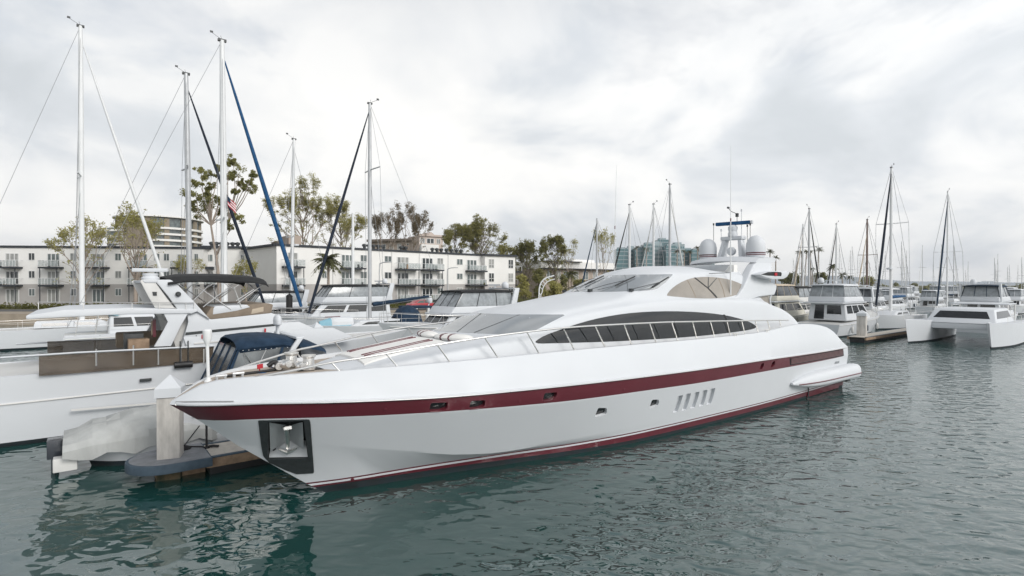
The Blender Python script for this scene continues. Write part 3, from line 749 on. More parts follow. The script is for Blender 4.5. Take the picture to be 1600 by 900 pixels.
# guard rails -------------------------------------------------------------
top = [(398, 590), (420, 586), (462, 578), (520, 566), (560, 560), (603, 552.5), (683, 538.5), (757, 527), (824, 518.5), (880, 512.5), (930, 509), (975, 506.5), (1015, 504.6), (1049, 503.2), (1082, 502.6), (1110, 502), (1136, 501.6), (1159, 501.2), (1180, 500.8), (1200, 500.5), (1218, 500.3), (1232, 500.2)]
def capat(px):                 # outer-cap offset across, from the bulwark's own plan
    s, z = Lp(px, 500, 2.1); return CV[10][2](max(-2.9, min(23, s)))
def railpt(px, py):
    p = 2.0
    for _ in range(6):
        s, z = Lp(px, py, p); p = CV[10][2](max(-2.6, min(23, s))) - .05
    s, z = Lp(px, py, p)
    return Q(s, p, z)
RT = smoothpath([railpt(*q) for q in top], 4)
post_px = [(518, 567, 534, 582), (603, 552.5, 624, 574.5), (683, 538.5, 705, 566.5), (757, 527.2, 779, 558), (823, 518.5, 843, 551.5), (880, 512.5, 898, 545.5), (930, 509, 945.5, 540.5), (975, 506.5, 987, 536.5), (1015, 504.6, 1025.5, 533.5), (1049.5, 503.2, 1059.5, 531.5), (1082, 502.6, 1090, 530.5), (1110, 502, 1118, 529), (1136, 501.6, 1143, 528), (1159, 501.2, 1166, 527.5), (1180, 500.8, 1187, 526), (1199, 500.5, 1206, 522), (1218, 500.3, 1223, 518.5)]
for m in (1, -1):
    fl = lambda v: Vector((v.x, v.y * m, v.z))
    ro = MB().tube([fl(v) for v in RT], .026, 8).build('guard_rail', 'steel', yacht, smooth=60)
    for x0, y0, x1, y1 in post_px:
        a = railpt(x0, y0); b = railpt(x1, y1 + 1.0); b.z -= .02
        MB().tube([fl(a), fl(b)], .019, 6).lathe([(.001, 0), (.04, 0), (.04, .015), (.001, .02)], fl(b) + Vector((0, 0, .02)), 8).build('stanchion', 'steel', ro, smooth=40)
# bow: staff with light, cleats, windlass, capstans, chain stoppers, sun pad
b0 = Qpx(325, 598, .0); t0 = Qpx(322.5, 505, .0)
h = t0 - b0
so = MB().lathe([(.001, -.02), (.085, -.02), (.085, .03), (.05, .07), (.035, .12)], b0, 12).tube([b0 + h * .1, b0 + h * .62], .033, 8).lathe([(.034, 0), (.05, .06), (.085, .14), (.09, .32), (.06, .35), (.001, .35)], b0 + h * .62, 12).build('bow_staff', 'walu', yacht, smooth=35)
for x, y, p in ((345, 590, .15), (372, 586, .35)):
    q = Qpx(x, y + 4, p)
    MB().tube([q + Vector((-.11, 0, .09)), q + Vector((.11, 0, .09))], .028, 8).tube([q + Vector((-.08, 0, -.05)), q + Vector((-.08, 0, .1))], .028, 8).tube([q + Vector((.08, 0, -.05)), q + Vector((.08, 0, .1))], .028, 8).build('mooring_bitt', 'alu', yacht, smooth=40)
for x, y, p in ((455, 566, -.35), (482, 570.5, .30)):
    q = Qpx(x, y, p)
    MB().lathe([(.001, -.1), (.16, -.1), (.16, .0), (.125, .03), (.12, .16), (.16, .20), (.16, .235), (.001, .24)], q, 18).build('capstan', 'steel', yacht, smooth=35)
for x, y, p, sx in ((432, 575, -.15, 1), (447, 572, .1, .8), (470, 575, .25, .9)):
    q = Qpx(x, y, p)
    w = MB().ball(q + Vector((0, 0, .04)), (.17 * sx, .13, .11), 12).tube([q + Vector((0, -.22, .06)), q + Vector((0, .22, .06))], .085 * sx, 12)
    w.build('windlass', 'steel', yacht, smooth=50)
for pts in ([(418, 572, -.1), (427, 566, -.1), (436, 570, -.05), (442, 576, 0)], [(465, 580, .3), (480, 576, .3), (495, 577, .35), (505, 580, .4)], [(352, 588, .1), (390, 583, .1), (430, 578, 0)]):
    q = [Qpx(*a) for a in pts]
    MB().tube(smoothpath(q), .05 if len(pts) == 4 else .03, 8).build('anchor_chain', 'black', yacht, smooth=50)
q = Qpx(405, 584, -.05)
MB().lathe([(.001, 0), (.15, 0), (.17, .03), (.12, .05), (.001, .05)], q, 14).build('blue_pad', 'blue', yacht, smooth=40)
MB().tube([q, q + Vector((0, 0, .2))], .012, 6).box(q + Vector((.0, -.05, .17)), (.16, .02, .1), rz=.6).build('red_pennant', 'flagred', yacht)
def onsup_sp(s, p, off):
    h = SBVH.ray_cast(Q(s, p, 9), Vector((0, 0, -1)))
    return (h[0] if h[0] is not None else Q(s, p, 3.3)) + Vector((0, 0, off))
def pad(name, s0, s1, p0, p1, hgt, mt, parent=None, n=8):
    rows = []
    for i in range(n + 1):
        s = s0 + (s1 - s0) * i / n; e = min(1, 4 * min(i, n - i) / n + .35)
        row = []
        for j in range(n + 1):
            p = p0 + (p1 - p0) * j / n; e2 = min(1, 4 * min(j, n - j) / n + .35)
            row.append(onsup_sp(s, p, .015 + hgt * math.sqrt(e * e2)))
        low = [onsup_sp(s, p0 + (p1 - p0) * j / n, -.02) for j in range(n, -1, -1)]
        rows.append(row + low)
    return MB().loft(rows, True, True).build(name, mt, parent or yacht, smooth=50)
sp = pad('sun_pad', .55, 2.75, -.95, .95, .055, 'cush', n=10)
for p in (-.55, -.38, .38, .55):
    rows = [[onsup_sp(.72 + .155 * k, p - .026, .062), onsup_sp(.72 + .155 * k, p - .026, .083), onsup_sp(.72 + .155 * k, p + .026, .083), onsup_sp(.72 + .155 * k, p + .026, .062)] for k in range(13)]
    MB().loft(rows, True, True).build('pad_piping', 'maroon', sp)
for p0, p1 in ((-1.32, -.02), (.02, 1.32)):
    n = 12
    rings = []
    for i in range(n + 1):
        p = p0 + (p1 - p0) * i / n; e = math.sqrt(max(.05, 1 - abs(2 * i / n - 1) ** 3.2))
        s = 3.02 - .22 * (abs(p) / 1.15) ** 2 * -1
        c = onsup_sp(s, p, .05)
        rings.append([c + Vector((.24 * e * math.cos(a), 0, .105 * e * math.sin(a))) for a in [2 * math.pi * k / 12 for k in range(12)]])
    bo = MB().loft(rings, True, True).build('bolster_cushion', 'cush', yacht, smooth=60)
    for f in (.36, .58):
        p = p0 + (p1 - p0) * f; s = 3.02 + .22 * (abs(p) / 1.15) ** 2; c = onsup_sp(s, p, .05)
        MB().loft([[c + Vector((.238 * math.cos(a), d, .108 * math.sin(a))) for a in [2 * math.pi * k / 12 for k in range(12)]] for d in (-.06, .06)], True, True).build('cushion_stripe', 'maroon', bo, smooth=60)
patch('sunpad_hatch', 'dgrey', SBVH, rrect([(599, 541), (611, 538.5), (610, 543), (598, 544.5)], 2), off=.02, step=3, mirror=False)
# ---------------------------------------------------------------- docks, piles and the boats in the left slips
def pile(x, y, rz, label, base=-.6, capz=2.13, h=2.66, w=.52, group='concrete piles of the docks', wm='conc'):
    t = empty('concrete_pile', (x, y, base), rz, label, 'pile', group)
    MB().box((0, 0, (capz - base) / 2), (w, w, capz - base)).build('post', wm, t, bevel=.04)
    MB().box((0, 0, .39), (w + .02, w + .02, .78)).build('stained_foot', 'weed', t, bevel=.03)
    k = w / 2 + .035
    c = MB(); z = capz - base - .02
    c.hexa([(-k, -k, z), (k, -k, z), (k, k, z), (-k, k, z), (-k, -k, z + .23), (k, -k, z + .23), (k, k, z + .23), (-k, k, z + .23)])
    c.add([(-k, -k, z + .23), (k, -k, z + .23), (k, k, z + .23), (-k, k, z + .23), (0, 0, h - base)], [(0, 1, 4), (1, 2, 4), (2, 3, 4), (3, 0, 4)])
    c.build('pile_cap', 'gel', t)
    return t
q = S(-2.83, -3.55, 0)
pile(q.x, q.y, SANG - R(17), 'tall weathered concrete pile with white pyramid cap, nearest the bow of the big yacht')
def dock(name, label, s0, s1, p0, p1, rounded=True, base=None):
    t = empty('floating_dock', S(s0, (p0 + p1) / 2, 0), SANG, label, 'dock', 'floating finger docks')
    T = w2l(t); Lx = s1 - s0; w = (p1 - p0) / 2
    # planked top: separate boards in one deck, gaps between
    mb = MB()
    nb = max(4, int(Lx / 1.2))
    for i in range(nb):
        a = Lx * i / nb; b = Lx * (i + 1) / nb - .012
        mb.box(((a + b) / 2, 0, .47), (b - a, 2 * w - .16, .06))
    mb.build('decking', 'deckw', t)
    for m in (1, -1):
        MB().box((Lx / 2, m * (w - .02), .36), (Lx, .14, .26)).build('timber_waler', 'wood', t, bevel=.015)
        MB().box((Lx / 2, m * (w - .0), .495), (Lx, .12, .035)).build('edge_strip', 'rubber', t)
    MB().box((Lx / 2, 0, .12), (Lx - .2, 2 * w - .3, .5)).build('float', 'black', t)
    return t
dk = dock('floating_dock', 'wooden floating finger dock with a rounded slate bumper end beside the big yacht', -2.1, 23, -4.3, -2.95)
# bumper round the pile
prof = []
for k in range(25):
    a = math.pi * k / 24; prof.append((-.75 - .95 * math.sin(a), .86 * math.cos(a)))
prof = [(.12, .86)] + prof + [(.12, -.86)]
mb = MB(); mb.prism(prof, lambda u, v: (u, v, .30), lambda u, v: (u, v, .53)); mb.build('end_bumper', 'rubber', dk, bevel=.03)
prt = [(-.72 - .90 * math.sin(math.pi * k / 24), .80 * math.cos(math.pi * k / 24)) for k in range(25)]
prt = [(.08, .80)] + prt + [(.08, -.80)]
MB().prism(prt, lambda u, v: (u, v, .50), lambda u, v: (u, v, .537)).build('bumper_top', 'rubtop', dk)
mb = MB(); mb.box((-.5, .05, .05), (1.1, .5, .5)); mb.build('end_block', 'wood', dk, bevel=.02)
for cx_ in (1.2, 5.5, 10.5, 16):
    for m in (1, -1):
        MB().tube([(cx_ - .14, m * .56, .60), (cx_ + .14, m * .56, .60)], .022, 6).tube([(cx_ - .05, m * .56, .5), (cx_ - .05, m * .56, .6)], .02, 6).tube([(cx_ + .05, m * .56, .5), (cx_ + .05, m * .56, .6)], .02, 6).build('dock_cleat', 'dgrey', dk, smooth=40)
pr = empty('dock_pole', S(-1.95, -3.9, .5), 0, 'slim black pole standing on the dock beside the bow of the big yacht', 'pole')
MB().tube([(0, 0, -.02), (0, 0, 1.0)], .03, 8).build('shaft', 'black', pr)
MB().tube([(0, 0, .03), (.15, .05, .05), (.3, .05, .04)], .035, 8).lathe([(.001, 0), (.09, 0), (.09, .03), (.001, .04)], (0, 0, 0), 12).build('foot', 'black', pr, smooth=50)
cr = MB()
for k, rr in enumerate((.20, .17, .14, .11)):
    cr.tube([Vector((rr * math.cos(a) * 1.3, rr * math.sin(a), .03 + .015 * k)) for a in [2 * math.pi * j / 18 for j in range(19)]], .02, 6)
cr.tube(smoothpath([(.2, .1, .05), (.5, .15, .03), (.7, 0, .03)]), .018, 6)
q = S(-2.55, -4.08, .53)
o = cr.build('rope_coil', 'rope', None, smooth=60); o.location = q
tag(o, 'coil of black mooring line lying on the dock end behind the concrete pile', 'rope')
bl = MB().tube(smoothpath([S(-.9, -3.05, .6), S(-1.3, -2.2, 1.0), S(-1.75, -1.0, 2.0), S(-1.9, -.75, 3.05)]), .018, 6)
tag(bl.build('mooring_line', 'rope', None, smooth=60), 'dark mooring line rising from the dock to the far side of the big yacht\'s bow', 'rope')
ln = MB().tube(smoothpath([S(-2.5, -4.1, .55), S(-2.1, -4.9, .75), S(-1.7, -5.3, 1.1)]), .016, 6)
tag(ln.build('mooring_line', 'rope', None, smooth=60), 'thin black mooring line running from the dock end to the blue canopy cruiser', 'rope')

# generic hull: x forward from the stern, y port, z up
def gen_hull(Lh, B, fs, fb, rake=.14, tw=.88, sheer_pow=2.0, full=.55, deck=-.03, boot=.14):
    N_ = 22
    rings = []
    for i in range(N_ + 1):
        t = i / N_; t = 1 - (1 - t) ** 1.25
        def half(x):            # plan shape
            if x < full: return (tw + (1 - tw) * math.sin(x / full * math.pi / 2))
            return max(0.0, 1 - ((x - full) / (1 - full)) ** 2.3)
        sh = fs + (fb - fs) * t ** sheer_pow
        rows = []
        for z, xe, wf in ((-.45, 1 - rake * 1.25, .0), (-.25, 1 - rake * 1.12, .72), (0, 1 - rake, .84), (boot, 1 - rake * .93, .86), (sh * .5, 1 - rake * .45, .94), (sh, 1.0, 1.0)):
            rows.append((t * Lh * xe, half(t) * B / 2 * wf, z))
        rows += [(t * Lh, max(0, half(t) * B / 2 - .10), sh + .015), (t * Lh, max(0, half(t) * B / 2 - .12), sh + deck), (t * Lh, 0, sh + deck + .04)]
        port = [Vector(r) for r in rows]; stb = [Vector((r[0], -r[1], r[2])) for r in rows[1:-1]]
        rings.append(port + stb[::-1])
    n = len(rings[0])
    def mf(i, k):
        j = k if k < 8 else n - 1 - k
        return 1 if j <= 2 else (2 if j >= 7 else 0)
    mb = MB(); mb.loft(rings, True, False, 0, mf); mb.f.append([k for k in range(n)]); mb.m.append(0)
    return mb, (lambda x: fs + (fb - fs) * (x / Lh) ** sheer_pow), (lambda x: half(x / Lh) * B / 2)
def rail(parent, pts, hgt, r=.016, name='guard_rail', mt='steel', mid=False):
    tp = [Vector(p) + Vector((0, 0, hgt)) for p in pts]
    mb = MB().tube(tp, r, 6)
    if mid: mb.tube([Vector(p) + Vector((0, 0, hgt * .5)) for p in pts], r * .6, 5)
    o = mb.build(name, mt, parent, smooth=60)
    for p in pts: MB().tube([Vector(p), Vector(p) + Vector((0, 0, hgt))], r * .85, 5).build('stanchion', mt, o)
    return o
def taper(x0, x1, xt0, xt1, w0, w1, z0, z1):
    """eight corners of a tapered cabin: bottom from x0 aft to x1 fore, top xt0..xt1, half widths w0 at the foot and w1 at the top"""
    return [Vector(v) for v in ((x0, -w0, z0), (x1, -w0, z0), (x1, w0, z0), (x0, w0, z0), (xt0, -w1, z1), (xt1, -w1, z1), (xt1, w1, z1), (xt0, w1, z1))]
def face_pt(c, side, u, v):
    q = {'P': (3, 2, 6, 7), 'S': (0, 1, 5, 4), 'F': (1, 2, 6, 5), 'A': (0, 3, 7, 4)}[side]
    a, b, cc, d = [c[i] for i in q]
    return (a * (1 - u) + b * u) * (1 - v) + (d * (1 - u) + cc * u) * v
def win(c, side, poly, parent, mt='glass', name='window', off=.015):
    ctr = sum(c, Vector()) / 8
    n = (face_pt(c, side, 1, 0) - face_pt(c, side, 0, 0)).cross(face_pt(c, side, 0, 1) - face_pt(c, side, 0, 0)).normalized()
    if n.dot(face_pt(c, side, .5, .5) - ctr) < 0: n = -n
    return MB().prism(poly, lambda u, v: face_pt(c, side, u, v) + n * off, lambda u, v: face_pt(c, side, u, v) - n * .03).build(name, mt, parent)

# --- left flybridge yacht, stern out to the left, bow away
LP = -9.2
ly = empty('flybridge_yacht', S(-9.5, LP - 2.3, 0), SANG, 'white flybridge yacht with raked radar arch and long black bimini, behind the concrete pile', 'yacht')
T = w2l(ly)
def G(px, py, p=LP): s, z = Lp(px, py, p); return (s, z)
hb, fz, fw = gen_hull(17.5, 4.6, 2.15, 2.75, sheer_pow=1.6)
hb.build('hull', ['gel', 'antifoul', 'gel2'], ly, smooth=32)
for m in (1, -1):
    MB().tube([Vector((x, m * (fw(x) * .955 + .02), fz(x) * .62)) for x in [0.1 + .9 * k for k in range(16)]], .03, 6).build('rub_rail', 'gel2', ly, smooth=60)
def two(poly, name, mt, p=LP, th=.1, bevel=0, parent=ly, inset=0):
    pr = [G(x, y, p) for x, y in poly]
    for a in (p - inset, 2 * (LP - 2.3) - p + inset + th):
        o = MB().prism(pr, lambda s, z: T(S(s, a, z)), lambda s, z: T(S(s, a - th, z))).build(name, mt, parent, bevel=bevel)
    return o
def across(poly, name, mt, p0=LP, p1=None, bevel=0, parent=ly):
    p1 = 2 * (LP - 2.3) - p0 if p1 is None else p1
    pr = [G(x, y, p0) for x, y in poly]
    return MB().prism(pr, lambda s, z: T(S(s, p0, z)), lambda s, z: T(S(s, p1, z))).build(name, mt, parent, bevel=bevel)
two([(60, 553), (200, 547.5), (334, 541), (331, 560), (322, 566), (200, 577), (60, 588)], 'bulwark_screen', 'brownglass', th=.03, p=LP + .02)
for m in (0, 1):
    p = LP + .03 if m == 0 else LP - 4.63
    MB().tube([T(S(*G(x, y)[:1], p, G(x, y)[1])) for x, y in ((0, 559), (120, 551), (200, 547), (334, 540.5))], .035, 6).build('cap_rail', 'gel', ly, smooth=60)
    for x in (150, 208, 247, 282, 318):
        s, z = G(x, 545); MB().tube([T(S(s, p, z - .55)), T(S(s, p, z + .12 if x == 208 else z))], .025, 6).build('screen_post', 'steel', ly)
across([(40, 493), (100, 484), (200, 481), (306, 483), (310, 486), (300, 490), (200, 491), (40, 499)], 'fly_deck', 'gel', LP + .05, bevel=.04)
two([(255, 489.5), (294, 489.5), (281, 512), (267, 541), (240, 542), (252, 522), (262, 503)], 'deck_pillar', 'gel', th=.14, bevel=.03)
across([(262, 503), (254, 492), (296, 491), (300, 548), (278, 555)], 'cabin_bulkhead', 'gel2', LP - .5)
across([(292, 491), (310, 487), (329, 499), (360, 496), (425, 489), (433, 494), (437, 512), (441, 540), (300, 552), (283, 541), (294, 503)], 'deckhouse', 'gel', LP - .12, bevel=.03)
two([(290, 519.5), (330, 515.5), (434, 505.5), (436, 508.5), (330, 519.5), (289, 524)], 'side_window', 'dgrey', p=LP - .10, th=.04)
two([(286, 527), (436, 518), (520, 512), (560, 530), (440, 552), (300, 566)], 'side_bulwark', 'gel', th=.06, p=LP - .01, bevel=.02)
two([(303, 536), (384, 529), (384, 531), (303, 538)], 'grab_rail', 'gel2', th=.06, p=LP + .03)
for x, y in ((307, 525), (314, 527), (335, 532), (365, 528)):
    s, z = G(x, y); MB().box(T(S(s, LP - .08, z)), (.03, .06, .03)).build('side_vent', 'dgrey', ly)
for x, y in ((316, 526), (414, 516)):
    s, z = G(x, y); MB().box(T(S(s, LP + .01, z)), (.06, .04, .14)).build('red_fender_hook', 'flagred', ly)
# fly bridge: coaming, console, covered seats
across([(318, 497), (330, 480), (360, 478), (420, 474), (427, 476), (424, 489), (360, 496), (330, 499)], 'fly_coaming', 'khaki', LP - .12, bevel=.04)
across([(333, 482), (336, 478), (386, 476), (392, 480), (370, 486), (332, 492)], 'fly_console', 'gel', LP - .10, LP - 2.2, bevel=.05)
across([(394, 483), (412, 479), (412, 487), (392, 491)], 'fly_locker', 'tandk', LP - .105, LP - 1.5, bevel=.03)
# radar arch
leg = [(246, 437), (266, 437), (274, 441), (302, 470), (328, 499), (309, 487.5), (301, 484), (277, 483), (262, 462), (245, 442)]
two(leg, 'radar_arch', 'gel', th=.12, bevel=.025)
two([(219, 439.5), (222, 437), (246, 437), (245, 442), (262, 462), (276, 482), (242, 481), (231, 462)], 'arch_wing', 'gel2', p=LP - .05, th=.1, bevel=.02)
two([(238, 456), (245, 456), (245, 462), (239, 462)], 'arch_vent', 'dgrey', p=LP - .03, th=.03)
two([(243, 441), (250, 442), (270, 470), (277, 482), (272, 480), (258, 462)], 'arch_window', 'glass', p=LP - .035, th=.04)
across([(222, 437.5), (262, 437), (268, 439), (262, 442), (226, 442)], 'arch_top', 'gel', LP - .02, bevel=.03)
s, z = G(278, 459.5); MB().lathe([(.001, 0), (.07, 0), (.09, .05), (.05, .12), (.001, .12)], T(S(s, LP + .02, z)), 10, axis=Matrix.Rotation(R(90), 3, 'X')).build('arch_light', 'dgrey', ly)
rd = T(S(*[G(239, 437)[0], LP - .9, 5.12]))
ro = MB().lathe([(.001, 0), (.26, 0), (.28, .1), (.22, .16), (.24, .2), (.24, .26), (.001, .27)], rd, 16).build('radar_base', 'gel', ly, smooth=35)
MB().box(rd + Vector((0, 0, .38)), (1.1, .16, .13), rz=R(-20)).build('radar_scanner', 'gel', ro, bevel=.03)
# bimini
rows = []
px = [(262, 438), (285, 434), (310, 433.5), (340, 433), (370, 434), (400, 436), (414, 438.5), (418.5, 442)]
for x, y in px:
    s, z = G(x, y, LP + .0)
    row = []
    for k in range(13):
        p = LP + .1 - 4.2 * k / 12; e = abs(2 * k / 12 - 1)
        row.append(T(S(s, p, z + .16 * (1 - e ** 2) - .12 * (e > .95))))
    row += [v + Vector((0, 0, -.05)) for v in row[::-1]]
    rows.append(row)
bi = MB().loft(rows, True, True).build('bimini_top', 'bcan', ly, smooth=50)
for a, b in (((304, 444), (362, 484)), ((385, 441), (405, 455)), ((330, 443), (300, 473)), ((365, 444), (318, 480)), ((413, 444), (372, 474)), ((366, 448), (378, 481)), ((398, 452), (370, 470))):
    for p in (LP - .1, LP - 4.3):
        s0, z0 = G(*a); s1, z1 = G(*b)
        MB().tube([T(S(s0, p, z0)), T(S(s1, p, z1))], .02, 6).build('bimini_frame', 'steel', bi)
fr = [T(S(G(x, 483)[0], LP + .06, G(x, 483)[1])) for x in (60, 130, 206, 249, 290, 303)]
rail(ly, fr, .22, .014)
# cockpit fittings
s, z = G(212, 536); MB().box(T(S(s, LP - 1.2, z - .1)), (.55, .8, .7)).build('cockpit_cabinet', 'dgrey', ly, bevel=.02)
MB().box(T(S(s + .1, LP - .5, z - .15)), (.6, .5, .5)).build('storage_crate', 'wood', ly, bevel=.02)
s, z = G(244, 515); o = MB().box(T(S(s, LP - .9, z)), (.10, .4, .62)).build('cabin_door', 'maroon', ly)
MB().box(T(S(s - .06, LP - .9, z)), (.03, .16, .5)).build('door_panel', M['tandk'], o)
s, z = G(225, 560); MB().box(T(S(s - 1, LP - 2.3, z - .55)), (7, 4.2, .06)).build('cockpit_sole', 'teak', ly)
s, z = G(232, 527); MB().box(T(S(s, LP - 3.2, z - .3)), (1.6, .7, .55)).build('cockpit_seat', 'khaki', ly, bevel=.06)
for dx in (-.12, .12):
    s, z = G(287, 545); MB().tube([T(S(s + dx, LP + .06, z - .55)), T(S(s + dx, LP + .06, z + .28))], .02, 6).build('ladder_rail', 'dgrey', ly)
MB().tube([T(S(s - .3, LP + .07, z - .55)), T(S(s + .25, LP + .07, z - .55))], .12, 10).build('fender', 'black', ly, smooth=50)
s, z = G(227, 594); MB().box(T(S(s, LP - .02, z)), (.34, .05, .1)).build('hull_vent', 'dgrey', ly, bevel=.01)
two([(110, 640), (200, 633), (330, 622), (330, 624.5), (200, 635.5), (110, 643)], 'hull_moulding', 'gel2', th=.05, p=LP - .02)

# --- cruiser with the blue canvas cockpit cover
BP = -6.5
bc = empty('canopy_cruiser', S(-2.6, BP, 0), SANG, 'white cruiser with navy blue cockpit canopy and clear side curtains, behind the bow staff', 'cruiser')
T2 = w2l(bc)
hb, fz2, fw2 = gen_hull(11, 3.3, 1.35, 1.9, sheer_pow=1.4)
hb.build('hull', ['gel', 'antifoul', 'gel'], bc, smooth=32)
MB().box((-.35, 0, .38), (1.1, 2.7, .22)).build('swim_platform', 'gel', bc, bevel=.08)
MB().tube([Vector((x, fw2(x) * .96 + .02, fz2(x) * .75)) for x in [0.1 + .8 * k for k in range(12)]], .035, 6).build('rub_rail', 'gel2', bc, smooth=60)
cabc = taper(3.6, 9.0, 4.4, 7.2, 1.35, .95, 1.5, 2.35)
cb = MB().hexa(cabc).build('cabin', 'gel', bc, bevel=.12)
win(cabc, 'F', [(.08, .15), (.92, .15), (.85, .85), (.15, .85)], cb, 'wind')
# canvas top as arched sections, px traced along the near eave
def arch_row(x, w, zt, ze, n=12):
    return [Vector((x, w * math.cos(math.pi * k / n), ze + (zt - ze) * math.sin(math.pi * k / n) ** .6)) for k in range(n + 1)]
rows = []
for x, w, zt, ze in ((.55, 1.30, 3.34, 3.02), (.75, 1.35, 3.42, 3.05), (1.6, 1.38, 3.47, 3.10), (2.6, 1.36, 3.46, 3.12), (3.3, 1.33, 3.42, 3.12), (4.1, 1.25, 3.30, 2.98)):
    r_ = arch_row(x, w, zt, ze); r_ = [r_[0] - Vector((0, 0, .13))] + r_ + [r_[-1] - Vector((0, 0, .13))]
    rows.append(r_ + [v - Vector((0, 0, .025)) for v in r_[::-1]])
ct = MB().loft(rows, True, True).build('canvas_top', 'navy', bc, smooth=50)
for x in [.9 + .32 * k for k in range(9)]:
    MB().box((x, 1.375 if x < 3 else 1.33, 2.99), (.05, .02, .02)).box((x, -1.375, 2.99), (.05, .02, .02)).build('canvas_snap', 'gel', ct)
def panel(c4, name, mt, parent, th=.015):
    a, b, c, d = [Vector(v) for v in c4]; n = (b - a).cross(d - a).normalized() * th
    return MB().hexa([a - n, b - n, c - n, d - n, a + n, b + n, c + n, d + n]).build(name, mt, parent)
for m in (1, -1):
    panel(((.05, m * 1.5, 1.75), (2.3, m * 1.48, 1.8), (3.1, m * 1.34, 3.0), (.62, m * 1.32, 2.98)), 'side_curtain', 'curtain', bc)
    panel(((2.35, m * 1.49, 1.8), (3.6, m * 1.42, 1.95), (3.95, m * 1.28, 2.95), (3.15, m * 1.35, 3.0)), 'fore_curtain', 'dvinyl', bc)
    panel(((2.28, m * 1.5, 1.8), (2.42, m * 1.5, 1.8), (3.24, m * 1.36, 3.0), (3.08, m * 1.36, 3.0)), 'canvas_strip', 'navy', bc, .03)
    panel(((-.05, m * 1.51, 1.7), (.12, m * 1.51, 1.75), (.72, m * 1.34, 2.99), (.58, m * 1.34, 2.98)), 'canvas_strip', 'navy', bc, .03)
    for a, b in (((1.2, 1.7), (.95, 2.9)), ((.95, 2.9), (2.2, 1.85)), ((1.5, 2.25), (2.2, 2.95))):
        MB().tube([(a[0], m * 1.46, a[1]), (b[0], m * 1.36, b[1])], .02, 6).build('canopy_frame', 'steel', bc)
for k, (y0, y1) in enumerate(((-1.40, -.55), (-.45, .40), (.50, 1.40))):
    panel(((-.10, y0, 1.62), (-.10, y1, 1.62), (.58, y1 * .9, 3.05), (.58, y0 * .9, 3.05)), 'aft_curtain', 'dvinyl', bc)
for y in (-1.46, -.50, .45, 1.46):
    panel(((-.13, y - .05, 1.60), (-.13, y + .05, 1.60), (.57, y * .9 + .05, 3.10), (.57, y * .9 - .05, 3.10)), 'canvas_strip', 'navy', bc, .02)
panel(((-.75, -1.6, 1.20), (-.2, 1.5, 1.5), (-.07, 1.5, 1.75), (-.1, -1.5, 1.75)), 'canvas_skirt', 'navy', bc, .02)
# white radar arch and dome
for m in (1, -1):
    pr = [(4.05, 3.28), (4.35, 3.32), (3.75, 2.75), (3.2, 2.0), (2.75, 1.8), (3.2, 2.45), (3.7, 3.0)]
    MB().prism(pr, lambda u, v: (u, m * 1.42, v), lambda u, v: (u, m * 1.30, v)).build('radar_arch', 'gel', bc, bevel=.03)
MB().box((4.2, 0, 3.32), (.4, 2.7, .1)).build('arch_top', 'gel', bc, bevel=.04)
dm = MB().lathe([(.001, 0), (.15, 0), (.11, .12), (.10, .30), (.17, .38)], (3.85, .55, 3.32), 14).lathe([(.15, .36), (.25, .40), (.26, .55), (.22, .70), (.12, .78), (.001, .80)], (3.85, .55, 3.32), 18).build('satellite_dome', 'gel', bc, smooth=45)
rows = []
for x, w, zt, ze in ((4.25, 1.2, 3.25, 2.9), (5.0, 1.1, 3.1, 2.8), (5.6, 1.0, 2.85, 2.6)):
    r_ = arch_row(x, w, zt, ze); rows.append(r_ + [v - Vector((0, 0, .03)) for v in r_[::-1]])
MB().loft(rows, True, True).build('fore_canvas', 'navy', bc, smooth=50)
for m in (1, -1):
    panel(((4.2, m * 1.35, 2.0), (5.9, m * 1.2, 2.1), (5.5, m * 1.02, 2.7), (4.3, m * 1.2, 2.95)), 'fore_curtain', 'dvinyl', bc)
fr = [Vector((x, fw2(x) * .9, fz2(x))) for x in (5, 6.2, 7.4, 8.6, 9.8, 10.6)]
rail(bc, fr, .6, .014); rail(bc, [Vector((v.x, -v.y, v.z)) for v in fr], .6, .014)
# little triangle flag tag hanging on the near curtain
MB().prism([(1.35, 1.95), (1.62, 1.95), (1.5, 2.15)], lambda u, v: (u, 1.56, v), lambda u, v: (u, 1.54, v)).build('red_tag', 'flagred', bc)

def remap(x):
    return 1.65 + (x - .55) * .9 if x < .55 else 1.65 + (x - .55) * .51 if x <= 4.1 else 3.46 + (x - 4.1) * .7
def fix(o):
    for v in o.data.vertices:
        v.co.x = remap(v.co.x)
        if v.co.z > 2.9: v.co.z = 2.9 + (v.co.z - 2.9) * .85
    for ch in o.children: fix(ch)
for o in list(bc.children):
    if o.name.split('.')[0] in ('canvas_top', 'side_curtain', 'fore_curtain', 'canvas_strip', 'canopy_frame', 'aft_curtain', 'canvas_skirt', 'radar_arch', 'arch_top', 'satellite_dome', 'fore_canvas', 'red_tag'): fix(o)
